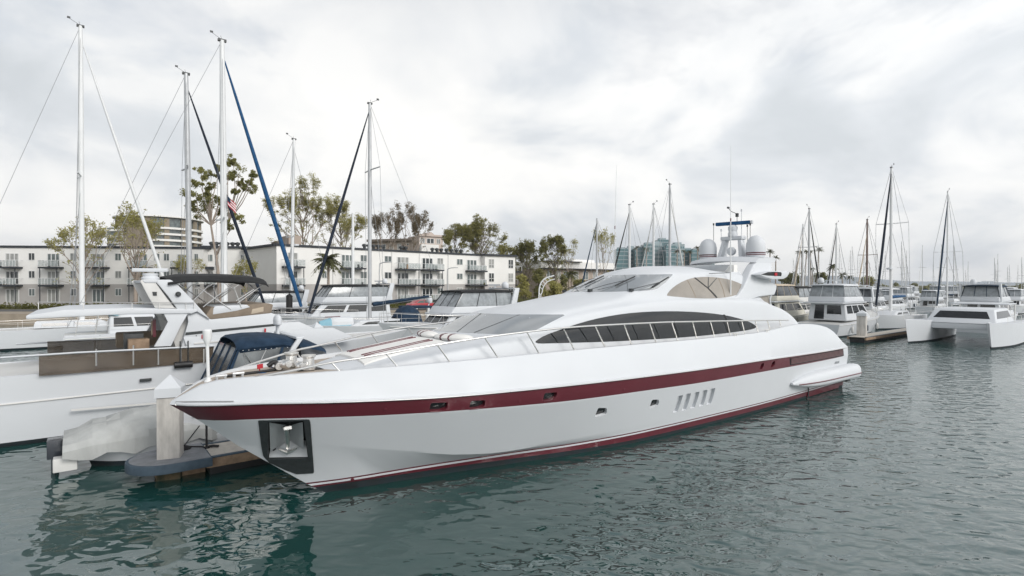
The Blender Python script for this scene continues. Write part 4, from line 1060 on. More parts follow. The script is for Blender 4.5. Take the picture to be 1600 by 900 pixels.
# --- covered tender with an outboard, left of the pile
q = W(142, 726, 15.0); tx, ty = q.x, 15.0
td = empty('covered_tender', (tx, ty, 0), SANG + R(180), 'small tender under a crumpled pale grey cover, left of the nearest pile', 'tender')
hb, fz3, fw3 = gen_hull(4.2, 1.9, .55, .75)
o = hb.build('hull', ['gel', 'antifoul', 'gel'], td, smooth=32); o.location = (-3.6, 0, 0)
random.seed(4); rows = []
for i in range(15):
    x = -3.7 + 4.3 * i / 14; row = []
    ridge = 1.50 - .36 * abs(i - 7) / 6
    for k in range(17):
        a = math.pi * k / 16; w = .98 * (1 if i > 2 else .8)
        zz_ = .62 + (ridge - .62) * (math.sin(a) ** .9) * (1 if i < 13 else .75) + random.uniform(-.07, .06) * math.sin(a)
        if k in (0, 16): zz_ = .48 + .08 * math.sin(i * 1.9)
        row.append(Vector((x, w * math.cos(a) * (1 + .04 * math.sin(i * 2.3 + k)), zz_)))
    rows.append(row + [v - Vector((0, 0, .02)) for v in row[::-1]])
MB().loft(rows, True, True).build('boat_cover', 'gcan', td, smooth=14)
ob_ = MB().box((.75, 0, .62), (.38, .42, .5)).box((.78, 0, .15), (.16, .14, .9)).tube([(.6, 0, -.25), (1.0, 0, -.25)], .06, 8)
ob_.build('outboard_motor', 'car', td, bevel=.04)
MB().box((.55, .6, .32), (.5, .35, .35)).build('transom_step', 'gel2', td, bevel=.03)
# ---------------------------------------------------------------- sailing boats and motor boats
def stay(a, b, r=.012, n=4): return MB().tube([a, b], r, n)
def sailboat(label, mpx, mtop, Y, heading, Lh=13, J=5.2, furl='navy', furl_top=.94, mr=.10, spreaders=(.45,), spar='walu', boom=None, group='sailing boats in the slips', fb=1.5, radar=None, furl_r=.11, B=3.8, lean=0, stays=True, wind=True, hullm='gel', cabin=True, aft=None):
    """a sloop whose mast stands at photo column mpx, at depth Y; heading = direction of the bow"""
    mx, my = XY(mpx, Y); hz = CH - (mtop - HY) / F * Y
    x_m = Lh - J - .3
    ca, sa = math.cos(heading), math.sin(heading)
    t = empty('sailing_boat', (mx - ca * x_m, my - sa * x_m, 0), heading, label, 'sailboat', group)
    hb, fz_, fw_ = gen_hull(Lh, B, fb * .8, fb, rake=.1, tw=.7, full=.5)
    hb.build('hull', [hullm, 'antifoul', 'gel2'], t, smooth=32)
    if cabin:
        c = taper(x_m - 3.0, x_m + 2.2, x_m - 2.9, x_m + 1.2, B * .27, B * .23, fb * .85, fb * .85 + .5)
        co = MB().hexa(c).build('coachroof', 'gel', t, bevel=.08)
        for sd_ in 'PS':
            win(c, sd_, [(.1, .3), (.45, .3), (.45, .75), (.1, .75)], co); win(c, sd_, [(.55, .3), (.85, .3), (.8, .75), (.55, .75)], co)
    zd = fb * .85
    mt_ = Vector((x_m + lean, 0, hz)); mb0 = Vector((x_m, 0, zd))
    mo = MB().tube([mb0, mb0 * .3 + mt_ * .7, mt_], [mr, mr, mr * .75], 10).build('mast', spar, t, smooth=60)
    if wind:
        MB().tube([mt_, mt_ + Vector((-.1, 0, .35))], .012, 4).tube([mt_ + Vector((0, 0, .05)), mt_ + Vector((-.75, 0, .45))], .014, 4).box(mt_ + Vector((-.75, 0, .5)), (.22, .03, .16)).box(mt_, (mr * 2.6, mr * 1.1, mr * .8)).build('masthead_vane', 'dgrey', mo)
    for sp_ in spreaders:
        z = zd + (hz - zd) * sp_; c = mb0 + (mt_ - mb0) * sp_; w = min(1.6, .09 * hz)
        MB().tube([c + Vector((-.25, -w, .06)), c, c + Vector((-.25, w, .06))], mr * .32, 6).build('spreader', spar, mo)
    bowp = Vector((Lh - .15, 0, fb + .05))
    ft = mb0 + (mt_ - mb0) * furl_top
    if furl:
        pts = [bowp + (ft - bowp) * k for k in (.05, .15, .5, .85, 1)]
        MB().tube(pts, [furl_r * .75, furl_r, furl_r, furl_r * .6, furl_r * .25], 7).build('furled_headsail', furl, t, smooth=60)
    if stays:
        w = min(1.6, .09 * hz); sp0 = spreaders[0] if spreaders else .5
        st = MB(); r_ = max(.008, Y * .00034)
        st.tube([mt_, Vector((.1, 0, fb))], r_, 4); st.tube([ft, bowp], r_, 4)
        for m in (1, -1):
            a = mb0 + (mt_ - mb0) * sp0 + Vector((-.25, m * w, .06))
            st.tube([mt_, a], r_, 4); st.tube([a, Vector((x_m - .5, m * B * .46, fb * .9))], r_, 4)
            st.tube([mb0 + (mt_ - mb0) * sp0 * .97, Vector((x_m - .9, m * B * .45, fb * .9))], r_, 4)
        st.build('rigging', 'wire', t)
    if boom:
        bl, bz, cov, rise = boom
        a = Vector((x_m - .15, 0, bz)); b = Vector((x_m - bl, 0, bz + rise))
        bo = MB().tube([a, b], .09, 8).build('boom', spar, t, smooth=60)
        n_ = 14; rings = []
        for k in range(n_ + 1):
            f = k / n_; c = a + (b - a) * (.02 + .93 * f); hh = (.36 - .14 * f) * (1 + .06 * math.sin(k * 2.1)); ww = .20 - .06 * f
            rings.append([c + Vector((0, ww * math.cos(q_) * (1 if math.sin(q_) < .3 else .75), .06 + hh * (.5 + .55 * math.sin(q_)) - .1)) for q_ in [2 * math.pi * j / 10 for j in range(10)]])
        MB().loft(rings, True, True).build('sail_cover', cov, bo, smooth=50)
    if radar:
        c = mb0 + (mt_ - mb0) * radar
        MB().lathe([(.001, -.12), (.3, -.1), (.32, 0), (.3, .1), (.001, .13)], c + Vector((.42, 0, .1)), 14).box(c + Vector((.2, 0, -.02)), (.4, .1, .06)).build('radar_dome', 'gel', mo, smooth=40)
    rl = [Vector((x, fw_(x) * .93, fz_(x))) for x in [Lh * k / 7 for k in range(1, 7)]]
    if Y < 65:
        for m in (1, -1): rail(t, [Vector((v.x, v.y * m, v.z)) for v in rl], .6, .012, 'lifeline', mid=True)
        pp = [(Lh - .9, fw_(Lh - .9) * .9, fz_(Lh - .9)), (Lh - .1, .12, fb), (Lh - .1, -.12, fb), (Lh - .9, -fw_(Lh - .9) * .9, fz_(Lh - .9))]
        rail(t, pp, .65, .016, 'pulpit')
    return t
AW = SANG; TO = SANG + math.pi
sailboat('sailing boat with the tallest white mast and a long royal blue furled headsail', 351, 65, 44, AW, 16.5, 6.2, 'blue', .955, .235, (.375,), fb=1.9, furl_r=.18, B=4.4, lean=-.12)
sailboat('grey-masted sailing boat with dark furled headsail, just left of the tallest mast', 297, 117, 50, AW, 16, 6.6, 'dnavy', .955, .235, (.62,), 'alu', fb=1.8, furl_r=.16, B=4.3, lean=-.25)
sailboat('sailing boat with a slim white mast carrying a small radar dome before the leafy tree', 455, 217, 62, AW, 13, 5, None, .95, .19, (.45,), radar=.40, fb=1.5, lean=.35)
sbD = sailboat('grey-masted sailing boat with a navy boom cover before the apartments', 577.5, 162, 48, TO, 14.5, 5.4, 'dnavy', .975, .165, (.70,), 'alu', boom=(6.2, 3.05, 'navy', .75), fb=1.62, furl_r=.13, B=4.0, lean=-.05)
sailboat('sailing boat with a bare white mast right of the palm before the apartments', 551.5, 333, 67, AW, 10, 4, None, .95, .18, (), fb=1.2, stays=False, wind=False)
sailboat('sailing boat with a white furled headsail slanting past the brick tower, at the far left', 128, 42, 45, AW, 15, 6.6, 'walu', .96, .2, (.5,), fb=1.8, furl_r=.14, B=4.2)
# parts of the navy-boom sloop: dodger, stern pole with radome
def loc_of(root, w): return w2l(root)(w)
rows = []
c0 = loc_of(sbD, W(634, 500, 50.2)); c0.y = 0
for x, k in ((-1.15, .35), (-.9, .8), (-.2, 1), (.6, .85), (1.1, .4)):
    rows.append([c0 + Vector((x, 1.35 * (.7 + .3 * k) * math.cos(math.pi * j / 12), -.35 + 1.75 * k * math.sin(math.pi * j / 12) ** .7)) for j in range(13)])
rows = [r_ + [v - Vector((0, 0, .03)) for v in r_[::-1]] for r_ in rows]
MB().loft(rows, True, True).build('spray_hood', 'navy', sbD, smooth=50)
pp = loc_of(sbD, W(667, 512, 53)); pt = loc_of(sbD, W(670, 478, 53))
pt2 = pp + Vector((pt.x - pp.x, 0, pt.z - pp.z))
po = MB().tube([pp, pt2], [.22, .16], 8).build('stern_pole', 'walu', sbD, smooth=50)
MB().lathe([(.001, 0), (.2, 0), (.27, .08), (.28, .35), (.24, .52), (.12, .6), (.001, .61)], pt2 + Vector((-.15, 0, .28)), 16).tube([pt2, pt2 + Vector((-.15, 0, .3))], .05, 6).build('radome', 'gel', po, smooth=45)
MB().box(pt2 + Vector((1.4, 0, -.05)), (2.6, 2.0, .22)).build('stern_bimini', 'navy', sbD, bevel=.08)
# upturned pale blue dinghy on its foredeck
_a = XY(577.5, 48)
dg_ = empty('upturned_dinghy', (_a[0] - SU * 3.1, _a[1] - SV * 3.1, 1.50), SANG, 'small pale blue and white dinghy lashed down in front of the flybridge cruiser', 'dinghy')
rings = []
for k in range(13):
    t = k / 12; w = .62 * (math.sin(min(1, (t + .08) * 1.6) * math.pi / 2)); x = -1.35 + 2.75 * t
    rings.append([Vector((x, w * math.cos(math.pi * j / 12), .72 * math.sin(math.pi * j / 12) ** .6 * (.55 + .45 * min(1, t * 2.4)))) for j in range(13)])
MB().loft(rings, False, False, 0, lambda i, j: 0 if i < 4 else 1).build('hull', ['lblue', 'gel'], dg_, smooth=50)
MB().tube([r_[0] for r_ in rings], .05, 6).tube([r_[-1] for r_ in rings], .05, 6).build('gunwale', 'lblue', dg_, smooth=50)
MB().box((-.2, 0, .74), (1.3, .10, .06)).build('keel', 'maroon', dg_)
# American flag on the tallest mast's halyard
fl = empty('ensign_flag', W(356, 320, 43.6), SANG, 'small striped American flag on a halyard of the tallest mast', 'flag')
def flag(root, w, h):
    mbr, mbw, mbb = MB(), MB(), MB()
    def pt(u, v): return Vector((u * w * .55, .08 * math.sin(u * 6) , v * h - u * .9 * h))
    for k in range(7):
        for j in range(8):
            if k >= 3 and j < 3: continue
            (mbr if k % 2 == 0 else mbw).add([pt(j / 8, k / 7), pt((j + 1) / 8, k / 7), pt((j + 1) / 8, (k + 1) / 7), pt(j / 8, (k + 1) / 7)], [(0, 1, 2, 3)])
    for j in range(3): mbb.add([pt(j / 8, 3 / 7), pt((j + 1) / 8, 3 / 7), pt((j + 1) / 8, 1), pt(j / 8, 1)], [(0, 1, 2, 3)])
    mbr.build('red_stripes', 'flagred', root); mbw.build('white_stripes', 'flagwhite', root); mbb.build('canton', 'navy', root)
flag(fl, 1.1, .75)
MB().tube([(0, 0, -1.2), (0, 0, 1.6)], .012, 4).build('halyard', 'wire', fl)

def cruiser(label, px, Y, heading, Lh, B, fs, fb, fly=True, top='gel', encl='vinyl', hull='gel', cabin=(.22, .72), ch=1.25, hardtop=True, dome=True, arch=True, group=None, cat='motorboat', name='motor_cruiser', stripe=None, mast=False, x_off=.5, railh=.7, winm='glass', cabm='gel'):
    """a cabin cruiser; photo column px at depth Y is the point x_off of its length; built stern to bow along local x"""
    cx_, cy_ = XY(px, Y); ca, sa = math.cos(heading), math.sin(heading)
    t = empty(name, (cx_ - ca * Lh * x_off, cy_ - sa * Lh * x_off, 0), heading, label, cat, group)
    hb, fz_, fw_ = gen_hull(Lh, B, fs, fb, sheer_pow=1.6)
    hb.build('hull', [hull, 'antifoul', 'gel2'], t, smooth=32)
    for m in (1, -1):
        MB().tube([Vector((x, m * (fw_(x) * .985 + .015), fz_(x) * .9)) for x in [Lh * (.01 + .094 * k) for k in range(11)]], .035, 6).build('rub_rail', stripe or 'gel2', t, smooth=60)
    x0, x1 = cabin[0] * Lh, cabin[1] * Lh; z0 = (fs + fb) / 2 - .25; z1 = z0 + ch + .25
    c = taper(x0, x1, x0 + .1, x1 - ch * 1.15, B * .40, B * .35, z0, z1)
    co = MB().hexa(c).build('deckhouse', cabm, t, bevel=.18, seg=3)
    for sd_ in 'PS':
        win(c, sd_, [(.06, .42), (.30, .42), (.30, .86), (.06, .86)], co, winm); win(c, sd_, [(.34, .42), (.60, .42), (.60, .86), (.34, .86)], co, winm)
        win(c, sd_, [(.64, .42), (.93, .42), (.90, .86), (.64, .86)], co, winm)
    for k in range(3): win(c, 'F', [(.05 + .31 * k, .36), (.33 + .31 * k, .36), (.32 + .31 * k, .88), (.06 + .31 * k, .88)], co, winm)
    win(c, 'A', [(.12, .38), (.5, .38), (.5, .88), (.12, .88)], co, winm); win(c, 'A', [(.58, .08), (.84, .08), (.84, .9), (.58, .9)], co, winm, 'door')
    zt = z1
    if fly:
        zf = z1 + .02; fx0, fx1 = x0 - .2, x1 - ch * 1.15 + .2
        MB().hexa(taper(fx0 - .8, fx1 + .1, fx0 - .8, fx1 + .1, B * .40, B * .41, zf - .05, zf + .08)).build('fly_deck', 'gel', t, bevel=.04)
        fc = taper(fx0, fx1 - .1, fx0, fx1 - .5, B * .38, B * .37, zf + .08, zf + .62)
        MB().hexa(fc).build('flybridge', cabm, t, bevel=.14, seg=3)
        if encl:
            e = taper(fx0 + .1, fx1 - .5, fx0 + .45, fx1 - 1.35, B * .365, B * .315, zf + .6, zf + 1.72)
            eo = MB().hexa(e).build('fly_enclosure', encl, t, bevel=.10)
            for u in (0, .33, .66, 1):
                for sd_ in 'PS': MB().tube([face_pt(e, sd_, u, 0), face_pt(e, sd_, u, 1)], .03, 5).build('enclosure_post', 'gel' if top == 'gel' else top, eo)
                for sd_ in 'FA': MB().tube([face_pt(e, sd_, u, 0), face_pt(e, sd_, u, 1)], .03, 5).build('enclosure_post', 'gel' if top == 'gel' else top, eo)
        if hardtop:
            rows = []
            for k in range(9):
                x = fx0 + .1 + (fx1 - 1.2 - fx0) * k / 8; e_ = abs(2 * k / 8 - 1) ** 3
                rows.append([Vector((x, B * .345 * math.cos(math.pi * j / 10), zf + 1.72 + .16 * (1 - e_ * .6) * math.sin(math.pi * j / 10) ** .5)) for j in range(11)])
            rows = [r_ + [v - Vector((0, 0, .07)) for v in r_[::-1]] for r_ in rows]
            MB().loft(rows, True, True).build('hardtop', top, t, smooth=45)
        zt = zf + 1.85
    elif hardtop:
        hx0, hx1 = x0 - .30 * Lh * .6, x0 + .6
        rows = []
        for k in range(9):
            x = hx0 + (hx1 - hx0) * k / 8
            rows.append([Vector((x, B * .40 * math.cos(math.pi * j / 10), zt + .1 + .25 * math.sin(math.pi * j / 10) ** .6 - .12 * abs(2 * k / 8 - 1) ** 2)) for j in range(11)])
        rows = [r_ + [v - Vector((0, 0, .05)) for v in r_[::-1]] for r_ in rows]
        ho = MB().loft(rows, True, True).build('canopy_top', top, t, smooth=45)
        for x in (hx0 + .2, (hx0 + hx1) / 2):
            for m in (1, -1): MB().tube([(x, m * B * .38, fs), (x + .2, m * B * .38, zt + .1)], .022, 5).build('canopy_frame', 'steel', ho)
        if encl:
            e = taper(hx0 - .2, hx1, hx0 + .1, hx1, B * .40, B * .39, fs + .15, zt + .12)
            MB().hexa(e).build('cockpit_curtain', encl, t)
        zt += .35
    if arch:
        for m in (1, -1):
            MB().prism([(x0 + .1, z1), (x0 + .7, z1), (x0 + .1, zt + .05), (x0 - .35, zt + .05)], lambda u, v: (u, m * B * .40, v), lambda u, v: (u, m * B * .36, v)).build('radar_arch', 'gel', t, bevel=.03)
        MB().box((x0 - .1, 0, zt + .08), (.5, B * .8, .1)).build('arch_top', 'gel', t, bevel=.03)
    if dome:
        MB().lathe([(.001, 0), (.22, 0), (.28, .08), (.28, .30), (.22, .45), (.10, .52), (.001, .53)], (x0 + .2, B * .14, zt + .1), 14).build('satellite_dome', 'gel', t, smooth=45)
        MB().lathe([(.001, 0), (.12, 0), (.12, .18), (.001, .2)], (x0 + .3, -B * .14, zt + .1), 10).box((x0 + .3, -B * .14, zt + .36), (.16, 1.1, .12), rz=.4).build('radar', 'gel', t)
    for m in (1, -1):
        for f in (.18, .42, .62):
            x = Lh * f; zf_ = fz_(x)
            fo = MB().lathe([(.001, 0), (.07, .03), (.11, .12), (.11, .5), (.07, .6), (.02, .66), (.001, .68)], (x, m * (fw_(x) + .07), zf_ * .25), 10).build('fender', 'gel2' if f != .42 else 'navy', t, smooth=50)
            MB().tube([(x, m * (fw_(x) + .07), zf_ * .25 + .66), (x, m * fw_(x) * .96, zf_ + .05)], .012, 4).build('fender_line', 'rope', fo)
    for m in (1, -1):
        pts = [Vector((x, m * fw_(x) * .9, fz_(x))) for x in [Lh * f for f in (.45, .58, .7, .82, .92, .985)]]
        rail(t, pts, railh, .016)
    return t
cruiser('white flybridge cruiser with raked dark saloon windows behind the navy boom cover', 532, 56, TO, 15, 4.6, 1.5, 2.1, top='bcan', ch=1.3, dome=True, x_off=.52, cabin=(.2, .78))
cruiser('express cruiser with black hardtop and tall clear panels, left of the blue canvas launches', 741, 43, TO, 14, 4.5, 1.7, 2.3, top='bcan', ch=.7, dome=True, x_off=.42, cabin=(.22, .70))
cruiser('white cruiser with a dark canopy half hidden by the blue furled sail', 437, 60, TO, 13, 4.2, 1.5, 1.9, fly=True, top='bcan', ch=.7, x_off=.4, dome=True)
cruiser('pale blue and white cabin boat behind the raked radar arch at the far left', 205, 40, AW, 11, 3.8, 1.4, 1.9, fly=False, top='lblue', encl=None, x_off=.35, dome=False, ch=1.2)
cruiser('small white boat under a sagging dark green cover, right of the blue furled sail', 477, 58, TO, 9, 3.2, 1.2, 1.6, fly=False, top='bcan', encl='bcan', ch=.5, arch=False, dome=False, x_off=.4)
for lab, px, cm, Y in (('motor launch with a navy canvas top, beside the white davit', 805, 'navy', 66), ('motor launch with a bright blue canvas top, right of the white davit', 868, 'blue', 62)):
    cruiser(lab, px, Y, TO, 10, 3.4, 1.4, 1.8, fly=False, top=cm, encl=None, ch=1.0, arch=False, dome=False, x_off=.28, cabin=(.45, .8), group='launches with blue tops')
# white truss davit
dv = empty('boat_davit', W(842, 480, 52), 0, 'white curved truss davit standing between the two blue canvas tops', 'davit')
T_ = w2l(dv); path = [W(842, 480, 52), W(842.5, 452, 52), (W(846, 441, 52)), W(853, 434.5, 52), W(866, 430.5, 52)]
a = [T_(v) for v in smoothpath(path, 4)]
inn = [v + Vector((.28, 0, -.28)) * (1 if i > 3 else .6) for i, v in enumerate(a)]
mb = MB().tube(a, .07, 6).tube(inn[:-1], .05, 6)
for i in range(1, len(a) - 2, 2): mb.tube([a[i], inn[i]], .03, 4)
mb.build('truss_arm', 'walu', dv, smooth=50)
MB().box((0, 0, -1.1), (.5, .5, 2.6)).build('pedestal', 'walu', dv, bevel=.03)
# mid piles
q = XY(494.5, 33.7); pile(q[0], q[1], SANG + R(10), 'short-looking concrete pile with white pyramid cap standing among the cruisers behind the foredeck rail')
bp = empty('steel_pile', (*XY(452, 57), -.5), 0, 'plain black steel pile behind the blue furled headsail', 'pile')
MB().tube([(0, 0, 0), (0, 0, 4.2)], .32, 12).build('shaft', 'black', bp, smooth=50)
MB().lathe([(.34, 0), (.34, .06), (.001, .35)], (0, 0, 4.2), 12).build('cone_cap', 'bcan', bp)
# docks further in
dock('floating_dock', 'plain finger dock in the second row of slips behind the flybridge yacht', -6, 40, -15.6, -14.3)
mw = empty('main_walkway', S(37, -48, 0), SANG + R(90), 'long main dock walkway linking the finger docks before the quay wall', 'dock')
MB().box((0, 0, .42), (70, 2.4, .2)).build('decking', 'deckw', mw); MB().box((0, 0, .1), (69.5, 2.1, .5)).build('float', 'black', mw)
# ---------------------------------------------------------------- land, quay, buildings
LZ = 1.4
PR = random.Random(3)
M['bglass2'] = mat('dark_building_glass', (.03, .038, .04), .08, spec=.7, var=.4, vscale=.8)
M['blind'] = mat('half_drawn_blind', (.16, .17, .165), .3, spec=.6, var=.6, vscale=.5, var2=(.36, .36, .34))
def slab(name, poly, z0, z1, mt, kind='structure', label=None):
    mb = MB(); mb.prism(poly, lambda u, v: (u, v, z0), lambda u, v: (u, v, z1))
    return tag(mb.build(name, mt), kind=kind)
near = [(-900, 64), (-60, 66), (-11, 71), (60, 124), (95, 260), (110, 1500), (-900, 1500)]
slab('quay', near, -3, LZ, 'sand')
far = [(96, 262), (190, 275), (420, 330), (1500, 520), (3000, 900), (3000, 1600), (111, 1500)]
slab('far_shore', far, -3, 1.1, 'grass')
def sheet(name, poly, z, mt):
    mb = MB(); mb.add([(x, y, z) for x, y in poly], [list(range(len(poly)))]); return tag(mb.build(name, mt), kind='structure')
sheet('road', [(-300, 71), (-60, 71.5), (-13, 76), (46, 120), (40, 124), (-15, 81.5), (-60, 77), (-300, 76.5)], LZ + .006, 'asph')
sheet('lawn', [(-300, 77), (-60, 77.5), (-18, 82), (38, 124), (200, 1400), (-890, 1400)], LZ + .010, 'grass')
# low hedge along the road
random.seed(11)
def leafmass(pts, r, n, size, rng, squash=.8):
    mb = MB()
    for i in range(n):
        c = rng.choice(pts); 
        while True:
            d = Vector((rng.uniform(-1, 1), rng.uniform(-1, 1), rng.uniform(-1, 1)))
            if d.length < 1: break
        d = d * (.45 + .75 * rng.random())
        rr = c[1] if isinstance(c, tuple) else r
        cc = c[0] if isinstance(c, tuple) else c
        p = cc + Vector((d.x * rr, d.y * rr, d.z * rr * squash))
        a = Vector((rng.gauss(0, 1), rng.gauss(0, 1), rng.gauss(0, 1))).normalized(); b = a.orthogonal().normalized()
        s = size * rng.uniform(.6, 1.3)
        mb.add([p - a * s, p + b * s * .55, p + a * s, p - b * s * .55], [(0, 1, 2, 3)])
    return mb
hg = empty('clipped_hedge', (-20, 80, LZ), 0, 'long yellow-green hedge along the foot of the white apartments', 'hedge')
rng = random.Random(5); pts = []
line = [(-120, 78.5), (-60, 78.8), (-17, 82.5), (34, 122)]
for i in range(len(line) - 1):
    a, b = Vector((*line[i], 0)), Vector((*line[i + 1], 0)); n = int((b - a).length / .8)
    for k in range(n): q = a + (b - a) * k / n; pts.append(Vector((q.x + 20, q.y - 80, .45)))
leafmass(pts, .65, 9000, .16, rng).build('foliage', 'grass', hg, recalc=False)

def line_px(A, B, px):          # where the view column px meets the facade line A-B
    a = (px - 800) / F; ax, ay = A; dx, dy = B[0] - ax, B[1] - ay
    t = (a * ay - ax) / (dx - a * dy); return (ax + dx * t, ay + dy * t)
class Facade:
    def __init__(s, root, A, B):
        s.root, s.A, s.B = root, A, B; s.T = w2l(root)
        d = Vector((B[0] - A[0], B[1] - A[1], 0)).normalized(); s.d = d; s.n = Vector((d.y, -d.x, 0))   # n towards the viewer
    def P(s, px, z, out=0): x, y = line_px(s.A, s.B, px); return s.T(Vector((x, y, z)) + s.n * out)
    def quadbox(s, x0, x1, z0, z1, o0, o1, name, mt, parent=None):
        c = [s.P(x0, z0, o0), s.P(x1, z0, o0), s.P(x1, z0, o1), s.P(x0, z0, o1), s.P(x0, z1, o0), s.P(x1, z1, o0), s.P(x1, z1, o1), s.P(x0, z1, o1)]
        return MB().hexa(c).build(name, mt, parent or s.root)
    def window(s, x0, x1, z0, z1, panes=2, low=0, name='window'):
        f = MB(); w = .09; fx = (x1 - x0) * .07
        def bar(a0, a1, b0, b1): 
            c = [s.P(a0, b0, -.02), s.P(a1, b0, -.02), s.P(a1, b0, .06), s.P(a0, b0, .06), s.P(a0, b1, -.02), s.P(a1, b1, -.02), s.P(a1, b1, .06), s.P(a0, b1, .06)]; f.hexa(c)
        bar(x0, x1, z0, z0 + w); bar(x0, x1, z1 - w, z1); bar(x0, x0 + fx, z0 + w, z1 - w); bar(x1 - fx, x1, z0 + w, z1 - w)
        for k in range(1, panes):
            xm = x0 + (x1 - x0) * k / panes; bar(xm - fx * .5, xm + fx * .5, z0 + w, z1 - w)
        if low: bar(x0 + fx, x1 - fx, z0 + (z1 - z0) * low, z0 + (z1 - z0) * low + w)
        fo = f.build(name, 'wframe', s.root)
        s.quadbox(x0 + fx * .5, x1 - fx * .5, z0 + w * .5, z1 - w * .5, -.01, .03, 'pane', PR.choice(['bglass', 'bglass', 'bglass2', 'blind']), fo)
        return fo
    def balcony(s, x0, x1, zf, dep=1.5, door=None, posts=(), roof=False):
        b = s.quadbox(x0, x1, zf - .28, zf, .0, dep, 'balcony', 'roofd')
        n = max(3, int((x1 - x0) / 4.5)); mb = MB()
        P0 = lambda k, z: s.P(x0 + (x1 - x0) * k, z, dep - .05)
        mb.tube([s.P(x0, zf + 1.05, .05), P0(0, zf + 1.05), P0(1, zf + 1.05), s.P(x1, zf + 1.05, .05)], .035, 5)
        for k in range(n + 1): mb.tube([P0(k / n, zf), P0(k / n, zf + 1.05)], .03, 5)
        mb.build('railing', 'walu', b)
        c = [s.P(x0, zf + .1, dep - .06), s.P(x1, zf + .1, dep - .06), s.P(x1, zf + .1, dep - .045), s.P(x0, zf + .1, dep - .045), s.P(x0, zf + .98, dep - .06), s.P(x1, zf + .98, dep - .06), s.P(x1, zf + .98, dep - .045), s.P(x0, zf + .98, dep - .045)]
        MB().hexa(c).build('glass_panel', M['rail_glass'], b)
        for px, zb in posts: MB().tube([s.P(px, zb, dep - .15), s.P(px, zf - .28, dep - .15)], .07, 6).build('post', 'roofd', b)
        for q_ in range(PR.randint(1, 3)):       # chairs and pots on the balcony
            x = x0 + (x1 - x0) * PR.uniform(.1, .9); o_ = PR.uniform(.5, 1.1); hh_ = PR.uniform(.4, .9)
            s.quadbox(x, x + (x1 - x0) * .07, zf, zf + hh_, o_, o_ + .4, 'balcony_chair', PR.choice(['dgrey', 'wood', 'grass']), b)
        if door: s.window(door[0], door[1], zf + .06, zf + 2.2, 3 if door[1] - door[0] > 14 else 2, name='balcony_door')
        return b
M['rail_glass'] = mat('railing_glass', (.42, .46, .46), .1, alpha=.45)
Z = {1: 2.0, 2: 4.9, 3: 7.8}; ZR = 10.9
def block(root, poly, z0=LZ, zm=5.0, z1=ZR, lower='gstucco', upper='stucco', eave=.35):
    T = w2l(root)
    MB().prism(poly, lambda u, v: T((u, v, z0)), lambda u, v: T((u, v, zm))).build('lower_wall', lower, root)
    MB().prism(poly, lambda u, v: T((u, v, zm)), lambda u, v: T((u, v, z1))).build('wall', upper, root)
    c = np.mean(np.array(poly), axis=0)
    big = [tuple(np.array(p) + (np.array(p) - c) / np.linalg.norm(np.array(p) - c) * eave * 1.4) for p in poly]
    MB().prism(big, lambda u, v: T((u, v, z1)), lambda u, v: T((u, v, z1 + .35))).build('roof', 'roofd', root)
def back(A, B, dep):
    d = Vector((B[0] - A[0], B[1] - A[1])).normalized(); n = Vector((-d.y, d.x))
    return [A, B, (B[0] + n.x * dep, B[1] + n.y * dep), (A[0] + n.x * dep, A[1] + n.y * dep)]
# long wing receding to the right
A, B = XY(432, 84), XY(758, 114.5)
ap = empty('apartment_building', (*A, LZ), 0, 'long white three-storey apartment block with grey ground floor and rows of balconies', 'building')
block(ap, back(A, B, 14))
f1 = Facade(ap, A, B)
def win3(f, x0, x1, floors=(1, 2, 3), lo=1.05, hi=2.3, panes=2, low=0):
    for k in floors: f.window(x0, x1, Z[k] + lo, Z[k] + hi, panes, low)
win3(f1, 503, 510.5, (1, 2, 3)); win3(f1, 563, 573.5); win3(f1, 600.5, 612); win3(f1, 683, 692.5); win3(f1, 713.5, 723)
for x0, x1, d0, d1 in ((440, 471, 441, 466), (531, 566, 533, 552), (617, 650, 620, 639), (657, 687, 659, 676.5), (727, 756, 729, 745)):
    for k in (3, 2):
        f1.balcony(x0, x1, Z[k], 1.5, (d0, d1), [(x0 + (x1 - x0) * .3, Z[k - 1] if k > 1 else LZ), (x1 - 2, Z[k - 1])])
    f1.window(d0, d1, Z[1] + .05, Z[1] + 2.2, 3, name='balcony_door')
    f1.balcony(x0 + 2, x1 + 12 if x0 == 657 else x1, Z[1] - .02, 1.4)
for x in (520, 612, 655, 700): MB().tube([f1.P(x, LZ, .08), f1.P(x, ZR, .08)], .06, 5).build('downpipe', 'wframe', ap)
Ta = w2l(ap)
def vents(f, xs, z, back_=3.0):
    for x in xs: MB().lathe([(.25, 0), (.25, .55), (.42, .6), (.42, .95), (.001, 1.1)], f.P(x, z, -back_), 10).build('roof_vent', 'dgrey', f.root, smooth=40)
vents(f1, (583, 590, 597.5, 605, 612.5, 641, 648, 690, 697, 704, 712, 720, 728, 735), ZR + .3)
f1.quadbox(646, 653, ZR + .3, ZR + 1.6, -4, -3, 'roof_plant', 'bark')
